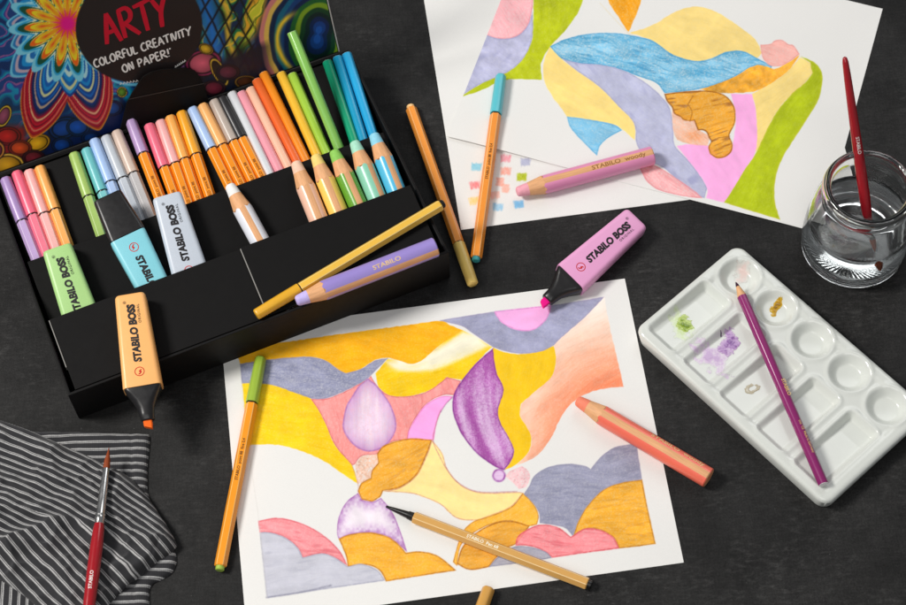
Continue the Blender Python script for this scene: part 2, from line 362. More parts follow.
# ================================================================== THE DRAWINGS
def paint_lower(p):
    W = '#EFEDE6'
    def g_orange(X, Y, sd, c):
        t = np.clip((X-330)/130, 0, 1)[:, None]; k = fbm(X*.03, Y*.12, 3)[:, None]
        c = c*(1-.0*t); c = c*(1-.12*np.clip(k-.5, 0, 1)*2)
        return c
    p.region([(236, 349), (300, 340), (340, 334), (400, 326), (438.5, 321), (450, 325), (463, 330.5), (446, 341), (432, 352), (421, 361), (411, 364), (400, 361), (388, 358), (375.6, 360), (361, 369), (346, 373.6), (337, 369), (329, 362.6), (317, 358), (300, 357), (266, 360), (240, 364)], '#FBAC08', 8, .22, .06, None, grad=g_orange)
    def g_band(X, Y, sd, c):
        # creamy highlight running along the middle of the yellow wave
        d = np.abs(Y-(362-.30*(X-400)*np.clip((X-400)/60, 0, 1)))
        k = np.clip(1-(d/11)**2, 0, 1)*np.clip((X-385)/14, 0, 1)*np.clip((489-X)/12, 0, 1)
        return c*(1-k[:, None])+hexc('#F3ECD2')[None]*k[:, None]
    p.region([(375.6, 373.6), (388, 358.5), (400, 361), (411, 364.5), (421, 361), (432, 352), (446, 341), (463, 330.5), (478, 338), (492, 347), (478, 361), (462, 380), (447, 377.5), (440, 384), (429, 390.6), (410, 396), (390, 395.5), (378, 387)], '#F4C409', -12, .25, .06, None, grad=g_band)
    p.region([(386, 361.5), (398, 363.5), (411, 367), (424, 363.5), (434, 355.5), (447, 344), (463, 331.5), (478, 338.5), (490, 346), (468, 356), (450, 364), (432, 370.5), (412, 371.5), (396, 369)], '#EDE7CF', -18, .2, .04, None, soft=3.2)
    p.region([(240, 364), (266, 360), (300, 357), (317, 358), (329, 362.6), (337, 369), (346, 373.6), (361, 369), (375.6, 360.5), (388, 358.3), (376, 370), (366, 379.7), (349, 389), (327, 398), (312, 398.6), (295, 393), (276, 386), (256, 383), (242, 383.5)], '#8B8EAC', 6, .42, .10, '#9793AE', .7, hl=('#6C7096', .5, 4.0, None))
    p.region([(242, 383.5), (256, 383), (276, 386), (295, 393), (311, 399), (320, 412.5), (327, 427), (335, 445), (352, 465), (358, 484), (340, 472), (322, 460), (297, 449.5), (273, 444.5), (248, 445)], '#F2C40B', 10, .25, .07, None)
    p.region([(311, 399), (327, 398.5), (349, 389.5), (366, 380), (371, 376), (378, 387), (390, 395.5), (410, 396), (429, 390.6), (447, 377.3), (461, 381), (454, 395), (444, 395), (432, 400), (422, 409), (410, 428), (408, 440), (395, 441), (383, 447), (377, 454), (362, 456), (355, 464), (352, 465), (335.5, 446), (327, 427), (320, 412.5)], '#F08C88', 80, .30, .06, '#C76A70', .5, hl=('#D96C70', .4, 2.2, 84))
    p.region([(407, 440), (410, 428), (422, 409), (432, 400.5), (444, 396), (453, 396.5), (443, 408), (437, 421), (434, 440), (420, 441)], '#FA9FDF', 20, .12, .03, '#E27CB9', .5)
    def g_petal(X, Y, sd, c):
        k = np.clip(1-sd/15, 0, 1)[:, None]; k = .26+.62*k**1.5
        st = (fbm((X-368)*.22, Y*.02, 77)-.5)[:, None]*.55
        s_ = np.clip(k+st, 0, 1)
        return hexc('#EFE6EE')[None]*(1-s_)+hexc('#BF92C8')[None]*s_
    p.region([(368, 378.5), (359, 386), (353.7, 394), (347, 405), (344, 416), (343, 428), (347.7, 438), (357, 447.5), (369, 451.5), (383, 447.5), (393.6, 435.5), (396, 422), (390, 404), (378, 387)], '#C08FC6', 88, .22, .06, '#A871B0', .8, g_petal)
    def g_purple(X, Y, sd, c):
        k = fbm((X-Y*.12+8*np.sin(Y*.035))*.10, Y*.014, 21)[:, None]; g_ = (.6*vnoise(X*.9, Y*.9, 23)+.4*vnoise(X*1.7, Y*1.7, 24))[:, None]
        s_ = np.clip((k-.33)*2.3+(g_-.5)*.75+.35*np.exp(-(sd[:, None]/5)**2), 0, 1)
        return hexc('#D0A6D2')[None]*(1-s_)+hexc('#9C4699')[None]*s_
    p.region([(493.7, 348), (477, 362.6), (461.6, 381), (453.5, 396), (453, 411), (457, 424), (463, 436), (477.5, 454), (496, 467), (504.4, 470), (511, 461), (514, 450), (508, 436), (501, 424), (498, 411), (503, 394), (503, 386), (497, 374), (494.4, 360)], '#97479B', 80, .22, .08, '#7B3485', .8, g_purple)
    p.region([(493, 347.5), (510, 353.5), (532, 353), (554, 345.5), (556, 360), (551.5, 377), (534.5, 392), (521, 404), (520, 416), (525, 424), (531, 436), (529, 451), (517, 464), (504.6, 470), (511, 461), (514, 450), (508, 436), (501, 424), (498, 411), (503, 394), (503, 386), (497, 374), (494.4, 360)], '#F0BF10', 85, .16, .05, None)
    p.region([(439.7, 320.5), (494.4, 311.6), (520, 309), (551.5, 305.5), (604.5, 296.8), (585.6, 316.5), (561, 338), (554, 345), (542, 351), (522, 353.6), (503, 350.5), (491, 345.6), (474, 334), (461.6, 326)], '#9596B4', 5, .22, .14, '#A49BB8', .6)
    p.region([(494.4, 311.4), (497, 317), (505, 325), (520, 330.6), (534.5, 329.5), (546.7, 319), (551.5, 305.2), (522, 308.3)], '#F8AEE2', 0, .10, .03, '#D687C6', .6)
    def g_peach(X, Y, sd, c):
        d = np.hypot(X-628, Y-447)
        k = np.clip((d-66)/78, 0, 1)[:, None]
        n = (fbm(d*.22, np.arctan2(Y-447, X-628)*3, 9)-.5)[:, None]*.5
        k = np.clip(k+n*(k*(1-k)*4)*.55, 0, 1)
        return np.where(k < .5, hexc('#FA8458')[None]*(1-2*k)+hexc('#F7BC9E')[None]*2*k, hexc('#F7BC9E')[None]*(2-2*k)+hexc('#F3E6DA')[None]*(2*k-1))
    p.region([(604.5, 297), (610, 328), (618, 362), (623.7, 387), (610, 387.7), (595, 390.6), (580.7, 396.7), (568.5, 406.4), (559.5, 420), (551, 438), (535.6, 456.7), (517, 465), (529.5, 451), (531, 436), (525, 424), (520, 416), (521, 404), (534.5, 392), (551.5, 377), (556, 360), (554, 345.5), (561, 338), (585.6, 316.5)], '#FA9A72', -35, .26, .05, None, grad=g_peach)
    p.region([(432, 440), (442, 453), (448, 470), (460, 484), (474, 491), (490, 493), (517, 492), (523.4, 493), (511, 507), (490, 516), (474.5, 520.5), (456, 518), (441, 505), (425.7, 498), (410.5, 493.5), (383, 491.5), (401, 487), (416.5, 475), (425.7, 457)], '#F7DA8C', 15, .14, .05, '#C9867A', .5)
    p.region([(523, 493), (532.6, 502.6), (538.7, 515), (537, 524.5), (526.5, 526), (508, 521), (486.7, 526), (468, 537), (460, 548), (457, 566), (453, 562), (459, 540), (465, 528.6), (474.5, 521), (490, 516), (511, 507)], '#F3AE2E', -25, .30, .08, '#B9773A', .5)
    def blob(P, col, a=15, e=None, st=.36, b=.10, gr=None, hl=('#B8721F', .34, 1.7, None)): p.region(P, col, a, st, b, e, .7, gr, hl=hl)
    def g_br(X, Y, sd, c):
        k = np.clip((fbm(X*.03, Y*.2, 31)-.42)*2.2, 0, 1)[:, None]; return c*(1-.07*k)
    blob([(432, 440), (425.7, 457), (416.5, 475), (401, 487), (383, 491), (380, 497), (372, 502), (361.5, 499.5), (358, 491), (361.5, 483), (370.7, 478), (372, 470.5), (378, 463), (377, 454), (383, 446.5), (395, 441.5), (410.5, 438.5), (422, 439)], '#F0A428', -24, '#A9651F', .32, .08, g_br)
    p.region([(355, 464), (361.5, 456), (377, 453.6), (378, 463), (372, 470.5), (370.7, 478), (361.5, 483), (357.5, 484)], '#F0BCA0', 40, .9, .05, None, ln=2, wd=1.6)
    def g_pl(X, Y, sd, c):
        k = np.clip(1-sd/13, 0, 1)[:, None]**1.5; n = vnoise(X*.45, Y*.45, 8)[:, None]; k = np.clip(.12+k*(.25+.8*n), 0, 1)*np.clip(1.15-.5*(Y-495)[:, None]/50*(X<365)[:, None], 0, 1)
        return hexc('#EFEAEC')[None]*(1-k)+hexc('#A76FB2')[None]*k
    p.region([(358, 493), (346, 502.6), (338.6, 518), (337, 533), (339, 539.5), (349, 535), (367.6, 532.5), (386, 536), (398, 544), (407, 552), (401, 533), (392, 511.7), (381, 498), (372, 502), (362, 500)], '#B98AC2', 75, .2, .05, '#A96FB0', .6, g_pl)
    blob([(339, 539), (349, 534.7), (367.6, 532.5), (386, 536), (398, 544), (406, 553), (419.6, 551.5), (438, 556), (456, 570.5), (420, 576), (386, 581.5), (380, 571), (367.6, 565), (348, 567), (346, 556)], '#F2A826', 2, '#B06C22', .30, .07, g_br)
    blob([(457, 564), (462, 548), (474.5, 534), (496, 522.6), (514, 521.5), (529.5, 526), (517, 543), (507, 548), (497, 557), (489, 567), (470, 570)], '#EAA02A', -14, '#A8641F', .30, .08, g_br)
    blob([(573, 537), (578.4, 521), (587.6, 505.6), (603, 490), (621, 482.7), (642, 479.6), (648, 510), (655.5, 543.9), (637, 546.5), (619, 548.4), (613.6, 538), (600, 530), (586, 529)], '#F2A826', -6, '#B4752A', .34, .08, g_br)
    p.region([(529.5, 485.7), (534, 476.6), (548, 467.4), (569, 464), (584.6, 466), (590.7, 469.5), (600, 458), (615, 447.5), (636.3, 443.5), (642, 479.6), (621, 482.7), (603, 490), (587.6, 505.6), (578.4, 521), (573, 536), (563, 527), (540, 523), (538.7, 512), (532, 502), (524, 494)], '#8E8FA8', -2, .30, .07, '#9A97AE', .7, hl=('#73758F', .45, 3.2, None))
    p.region([(515.7, 545.5), (517, 538), (523.4, 532), (538.7, 525), (557, 527), (570.8, 537), (584.6, 528.8), (600, 530), (613.6, 538), (619, 548.4), (585, 553), (552.4, 557.6), (541.7, 550), (529, 546)], '#F0858C', 6, .30, .06, '#D4555F', .7, hl=('#CF4C5A', .6, 1.6, 4))
    p.region([(489, 567), (499, 556), (514, 547), (529.5, 547), (545, 551.5), (552, 558), (520, 563)], '#A3A2B2', 2, .28, .06, '#8C8CA2', .6)
    p.region([(258.4, 521), (276, 518), (294, 521), (312.6, 528.6), (328, 539), (340, 551.5), (347.7, 566), (335.5, 558), (321.7, 553.6), (302.8, 557.6), (297, 547), (285, 537.7), (269.8, 532.5), (259.7, 532.5)], '#F08A90', 14, .30, .06, '#D85F6A', .7, hl=('#CF4C5A', .6, 1.8, 10))
    p.region([(259.7, 532.5), (269.8, 532.5), (285, 537.7), (297, 547), (302.8, 557.6), (321.7, 553.6), (335.5, 558), (347.7, 566.5), (361.5, 564), (377, 570), (385, 580.5), (330, 588.5), (266.7, 598)], '#BEBECA', -6, .18, .04, '#A2A2B4', .7, hl=('#A4A5B6', .4, 2.6, -6))
    p.line([(266.7, 597.5), (300, 592.5), (331, 585.5)], '#8E8EA0', 1.0, .8)
    p.region([(505, 476.6), (511, 470.5), (522, 466), (528, 470.5), (530, 478), (526.5, 487), (519, 489), (511, 481)], '#F0B9BE', 30, .8, .05, None, ln=2, wd=1.6)
    p.region([(499+6.3*math.cos(a), 475.5+6.3*math.sin(a)) for a in np.linspace(0, 2*math.pi, 12, endpoint=False)], '#D9B6DC', 0, .2, .04, '#8E3E96', 1.0)
    for P, c_ in (([(441, 410), (436, 425), (433, 440), (439, 455), (448, 471), (460, 484), (480, 492), (517, 491.5)], '#B06A78'), ([(352, 465), (358, 484), (358, 492)], '#C08A80'), ([(242, 383.5), (248, 445), (259, 521), (267, 598)], '#D8D6D2'),
                  ([(453, 397), (446, 404), (441, 412)], '#9C6FA0')):
        p.line(P, c_, .6, .55)

def paint_upper(p):
    L = lambda P, c, a, st=.4, b=.08, e=None, **k: p.region(P, c, a, st, b, e, .6, **k)
    L([(505, -30), (494.4, 0), (481, 33), (499, 38.5), (516, 36.5), (527.5, 26), (532, 10), (533, 0), (536, -30)], '#F4A9B0', 60, .46, .07, '#E58C98')
    L([(481, 33), (470, 65), (459.6, 96.7), (479.5, 84.6), (506, 73), (522.5, 59.6), (531, 43), (533, 28), (532.5, 12), (527.5, 26), (516, 36.5), (499, 38.5)], '#B3B3D2', 30, .24, .16, '#9E9CC4', hl=('#9698C6', .5, 4.5, -35))
    L([(534, -30), (533.5, 0), (533, 28), (531, 43), (522.5, 59.6), (506, 73), (479.5, 84.6), (460.2, 97), (483, 89.6), (506, 79.5), (542, 79.7), (541, 63), (550.7, 46), (565.6, 30), (577, 14), (583, 0), (590, -30)], '#AEB90A', 70, .22, .12, None)
    L([(600, -30), (608, 0), (618, 16), (628.5, 32.5), (636, 15), (641, 0), (646, -30)], '#F09A0E', 60, .36, .08)
    L([(550, 46.4), (544, 61), (544, 79.5), (552, 96), (562, 109), (567, 116.6), (585.4, 119), (612, 124), (622, 129), (635, 140.7), (634, 123), (618.5, 106), (598.7, 86), (575.5, 69.5), (562, 59)], '#F6D67C', 35, .14, .05, None)
    L([(630, 32.8), (653, 24.8), (673, 13), (693, 6.6), (716, 11.6), (739, 26.5), (755.6, 39.7), (762, 53), (757, 58.5), (742, 51), (726, 52), (712.6, 58), (696, 61), (673, 54.6), (653, 41)], '#F2D47E', 25, .14, .06, None)
    def g_blue(X, Y, sd, c):
        k = np.clip(fbm(X*.025+Y*.02, Y*.10, 14)*1.9-.5, 0, 1)[:, None]
        return hexc('#7CC0E2')[None]*(1-k)+hexc('#3B97C6')[None]*k
    L([(550, 46.4), (565.6, 39), (588.7, 33.8), (612, 33), (632, 35.5), (653, 41), (673, 54.6), (696, 61), (712.6, 58), (726, 52), (742, 51), (757, 58), (772, 66), (770.5, 70), (760.5, 65), (749, 68), (732.4, 77.7), (709, 86.6), (686, 91), (664.6, 93), (656, 82.7), (638, 76), (618, 68.5), (598.7, 64.6), (579, 63), (562, 58.5)], '#58AAD4', 14, .60, .08, '#4C9CCB', grad=g_blue, hl=('#2A84B8', .7, 1.5, 20))
    L([(562, 58.5), (579, 63), (598.7, 64.6), (618, 68.5), (638.4, 78), (658, 93), (670, 109), (673, 130), (675, 145.7), (688, 160), (699.7, 175), (707, 188), (704.4, 198), (697, 194.6), (680, 182), (664, 168), (648, 160), (640, 150), (636, 141), (634, 123), (618.5, 106), (598.7, 86), (575.5, 69.5)], '#B3B5D2', 42, .22, .10, '#A3A3C6', hl=('#8A8CBC', .6, 5.5, 50))
    L([(640, 168), (652, 165), (662, 169), (676, 178), (692, 189), (702.5, 198), (690, 197), (670.4, 193.4), (656, 188.6), (646, 180)], '#F4A8AA', 35, .55, .06, '#E58A92', hl=('#E8747C', .5, 2.5, 35))
    L([(760.5, 44.6), (770, 44), (775, 40.5), (782, 40), (788, 44), (793.6, 45.5), (799.5, 54), (785, 64.5), (772, 66), (766, 62), (762, 56)], '#F3AEA4', 20, .34, .06, '#E79A94')
    L([(799.5, 55), (785, 64.5), (774, 69.4), (760.5, 65), (749, 68), (732.4, 77.7), (709, 86.6), (699, 89), (712, 92), (729, 93), (755.6, 91), (775, 81), (790, 69)], '#F2A428', -25, .26, .34, None)
    L([(800, 57), (810, 62.5), (812.5, 72.8), (805, 82.7), (792, 94), (778.7, 109), (769, 125.7), (760.5, 145.5), (755.6, 152), (756.5, 132), (755.6, 109), (752, 94), (775, 81), (790, 69)], '#F2D47E', -40, .14, .06, None)
    L([(801, 56.5), (815, 63), (822.4, 76), (818.4, 99), (805, 122), (792, 142), (782, 158.7), (775.5, 178), (774.5, 200), (780, 219.5), (752, 211), (724, 202.5), (731, 192), (743, 172), (755.4, 154), (769, 125.7), (778.7, 109), (792, 94), (805, 82.7), (812.5, 72.8), (810, 62.5)], '#AABA0E', -60, .16, .12, '#C9C83A')
    L([(731, 94), (752, 94), (755.6, 109), (757, 130), (755.4, 152), (743, 172), (731, 192), (724, 202.5), (706, 198), (707.5, 189), (699.7, 175), (688, 160), (677, 146), (690, 144), (709, 146), (719, 157), (732.4, 148), (736, 118), (733, 102.5)], '#FAA8DE', 60, .10, .04, None)
    hair = [(664.6, 94), (684, 91.5), (703, 90.5), (716, 92), (726, 96), (733, 104), (735.5, 114), (734.5, 124), (730.5, 132), (729.5, 136.5), (732.5, 144), (731, 152), (725, 157), (717, 158), (710, 154), (708.5, 147), (711.5, 141), (709, 137.5), (707, 132.5), (703, 130), (698, 130), (696, 125), (694.5, 120.5), (690, 121), (684, 120), (680, 116.5), (674.5, 113.5), (672, 107), (667, 101)]
    def g_face(X, Y, sd, c):
        k = np.exp(-((X-694)/10)**2-((Y-136)/7)**2)[:, None]*.75; return c*(1-k)+hexc('#E8884C')[None]*k
    L([(672, 108), (680, 113), (694, 117), (698, 129), (710, 136), (707.6, 146), (690, 144), (677, 140), (673, 128)], '#F3BBA0', 40, .50, .06, None, grad=g_face)
    L(hair, '#E89C26', -14, .32, .08, '#93541A', hl=('#9A5618', .85, 1.7, -14))
    for q in ([(664.6, 94), (667, 101), (672, 107), (674.5, 113.5), (680, 116.5)], [(694.5, 120.5), (696, 125), (698, 130), (703, 130), (707, 132.5), (709, 137.5), (711.5, 141)], [(711, 141), (718, 138), (725, 137), (730, 136)], [(693, 96), (688, 104), (692, 112), (690, 121)]): p.line(q, '#8A4E1C', .55, .55)
    L([(567, 116.6), (570.5, 127.5), (582, 140.7), (597, 155.6), (600, 145.7), (608.6, 137.4), (622, 130), (612, 124), (585.4, 119)], '#74BBE0', 20, .40, .08, '#62ACD6')
    p.line([(600, 3), (628, 33), (632, 34)], '#E3C27A', .5, .3)

def paint_swatches(p):
    for cx, cy, c in ((476.4, 167, '#8CCBE0'), (505.7, 158.5, '#F08A98'), (525.5, 162, '#B4B6D0'), (505.7, 171, '#F3A08E'), (521.8, 176.8, '#B4C02A'), (474.7, 185, '#EF7C80'), (500, 182, '#F4A592'), (505.5, 188.5, '#F4AE9A'), (474, 200.6, '#F5D27A'), (498, 207, '#8EC3E4'), (518.8, 204.4, '#7EBCE6'), (495, 195, '#F3B4A4')):
        a_ = math.radians(random.choice((-8, 2, 6, 94, 86))); ca, sa = math.cos(a_), math.sin(a_); Q = []; n_ = 15
        for k in range(n_):
            u_ = (k/(n_-1)-.5)*12; v_ = (5.2 if k % 2 else -5.2)*random.uniform(.75, 1.1)
            Q.append((cx+(u_*ca*.9-v_*sa*.8)*.86, cy+(u_*sa+v_*ca)*.66))
        p.line(Q, c, .6, .75, 4); p.line([(x+random.uniform(-1, 1), y+random.uniform(-1, 1)) for x, y in Q], c, .5, .5, 4)
        if c in ('#B4C02A', '#B4B6D0', '#7EBCE6', '#8CCBE0'): p.region([(cx-4.6, cy-3.2), (cx+4.2, cy-3.6), (cx+4.6, cy+3.2), (cx-4.2, cy+3.4)], c, 40, .8, .1, None, ln=9)

a1 = math.radians(4.497)
bl = at(246, 624); sheet('drawing_sheet', bl[0]+.0, bl[1]+.0, a1, 304.5, 229, 0.30, paint_lower, 'nearest white sheet with colourful abstract waves, purple petals and scalloped clouds in a frame', group=None)
sw = at(461, 230); sheet('swatch_sheet', sw[0], sw[1], math.radians(4.47), 304.8, 229, 0.30, paint_swatches, 'lower white sheet with small colour test patches, half covered by another drawing', 'test sheet', res=0.8)
b2 = at(447, 138)
sheet('drawing_sheet', b2[0], b2[1], math.radians(-21.37), 298.6, 222.1, 0.75, paint_upper, 'far white sheet with blue wave, olive ribbon and orange hair bun, lying under the jar', group=None,
      zf=lambda x, y: 0.75+2.2*np.exp(-((x-25)/55)**2-(y/30)**2)-0.42*np.clip((x-265)/30, 0, 1))

# ================================================================== THE BOX
BA = math.radians(19.55)
BU = np.array([math.cos(BA), math.sin(BA), 0]); BV = np.array([-math.sin(BA), math.cos(BA), 0]); BZ = np.array([0, 0, 1.0])
BO = np.array([-277.0, -77.0, 0.6])
def bx(u, v, w): return BO+u*BU+v*BV+w*BZ
PN = {0: (-2.78, 0.2118), 1: (24-62*.29, .29), 2: (35.0, 0.125)}   # panel surface w = a + b v
def panel_pt(px, py, k, h=0.0):
    a, b = PN[k]; n = BZ-b*BV; n = n/np.linalg.norm(n)
    return on_plane(px, py, bx(0, 0, a)+n*h, n)
def panel_n(k): n = BZ-PN[k][1]*BV; return n/np.linalg.norm(n)
box_m = mat('black_card_box', '#121111', 0.55, 0.10, 60, 0.16, bump=0.10, bscale=700)
box_edge_lit = mat('card_edge_highlight', '#8C8A86', 0.6, 0.10, 200, 0.3)  # pale grey paints the light on black card edges
box_in = mat('black_card_insert', '#0E0D0D', 0.62, 0.10, 80, 0.14, bump=0.08, bscale=600)
BOX = empty('stationery_box', mtx=Matrix.Translation(Vector(BO)*MM) @ Matrix.Rotation(BA, 4, 'Z'))
tag(BOX, 'black open gift box of pens with a colourful psychedelic lid standing behind it', 'box')
def bevel_box(name, x0, x1, y0, y1, z0, z1, m, parent, bev=0.6):
    bm = bmesh.new()
    bmesh.ops.create_cube(bm, size=1.0, matrix=Matrix.Translation(((x0+x1)/2*MM, (y0+y1)/2*MM, (z0+z1)/2*MM)) @ Matrix.Diagonal(((x1-x0)*MM, (y1-y0)*MM, (z1-z0)*MM, 1)))
    bmesh.ops.bevel(bm, geom=bm.edges[:], offset=bev*MM, segments=2, affect='EDGES')
    me = bpy.data.meshes.new(name); bm.to_mesh(me); bm.free(); return link(name, me, m, parent, 40)
LW, LD, LH = 293, 202, 38
def tray():
    # open tray: one mesh of floor and four walls of card 2.2 mm thick
    t = 2.2; V = []; Fc = []
    for (x0, x1, y0, y1) in ((0, LW, 0, LD), (t, LW-t, t, LD-t)):
        for z in (0, LH):
            V += [(x0, y0, z), (x1, y0, z), (x1, y1, z), (x0, y1, z)]
    for z_i in (8,):
        for i in range(4): V[z_i+i] = (V[z_i+i][0], V[z_i+i][1], 1.8)
    for i in range(4):
        j = (i+1) % 4
        Fc += [(i, j, 4+j, 4+i), (8+j, 8+i, 12+i, 12+j), (4+i, 4+j, 12+j, 12+i)]
    Fc += [(3, 2, 1, 0), (8, 9, 10, 11)]
    o = mesh_py('tray', V, Fc, box_m, BOX)
    bv = o.modifiers.new('b', 'BEVEL'); bv.width = 0.0006; bv.segments = 2
tray()
def card(name, pts, th, m, parent, n):
    """flat card: polygon pts (box coordinates mm), extruded by th against n"""
    V = [np.array(p, float) for p in pts]; k = len(V); V2 = [v-np.array(n)*th for v in V]
    Fc = [tuple(range(k)), tuple(range(2*k-1, k-1, -1))]+[(i, k+i, k+(i+1) % k, (i+1) % k) for i in range(k)]
    o = mesh_py(name, V+V2, Fc, m, parent); b = o.modifiers.new('b', 'BEVEL'); b.width = .00035; b.segments = 2; return o
pw = lambda k, v: PN[k][0]+PN[k][1]*v
nl = lambda k: np.array([0, -PN[k][1], 1])/math.hypot(1, PN[k][1])
x0, x1 = 5.0, LW-5.0
card('pen_shelf', [(x0, 64, pw(0, 64)-9), (x1, 64, pw(0, 64)-9), (x1, 117, pw(0, 117)-.0), (x1, 196, pw(0, 196)), (x0, 196, pw(0, 196)), (x0, 117, pw(0, 117)-.0)], 1.2, box_in, BOX, (0, -.2, .98))
# back card of the pen compartment
card('back_panel', [(x0, 199, 3), (x1, 199, 3), (x1, 197, 40), (x0, 197, 40)], 1.2, box_in, BOX, (0, -1, 0))
card('marker_shelf', [(x0, 62, pw(1, 62)), (x1, 62, pw(1, 62)), (x1, 117, pw(1, 117)), (x0, 117, pw(1, 117))], 1.4, box_in, BOX, nl(1))
xs = 153.0
card('front_panel', [(x0+1, 4, pw(2, 4)), (xs-.6, 4, pw(2, 4)), (xs-.6, 62, pw(2, 62)), (x0+1, 62, pw(2, 62))], 1.6, box_in, BOX, nl(2))
card('front_panel', [(xs, 4, pw(2, 4)+1.6), (x1, 4, pw(2, 4)+1.6), (x1, 62, pw(2, 62)+1.6), (xs, 62, pw(2, 62)+1.6)], 1.6, box_in, BOX, nl(2))
# thin pale strips: light on the panel edges, painted into their colour
card('lit_edge_strip', [(xs-.5, 5, pw(2, 5)+2.0), (xs+.3, 5, pw(2, 5)+2.0), (xs+.3, 61, pw(2, 61)+2.0), (xs-.5, 61, pw(2, 61)+2.0)], 3, box_edge_lit, BOX, nl(2))
card('lit_edge_strip', [(x0+.2, 22, pw(2, 22)+.9), (x0+1.0, 22, pw(2, 22)+.9), (x0+1.0, 61, pw(2, 61)+.9), (x0+.2, 61, pw(2, 61)+.9)], 6, box_edge_lit, BOX, nl(2))
# front lip of the insert, under the panels
card('front_lip', [(x0, 3.4, 3), (x1, 3.4, 3), (x1, 3.4, pw(2, 4)-1), (x0, 3.4, pw(2, 4)-1)], 1.0, box_in, BOX, (0, -1, 0))

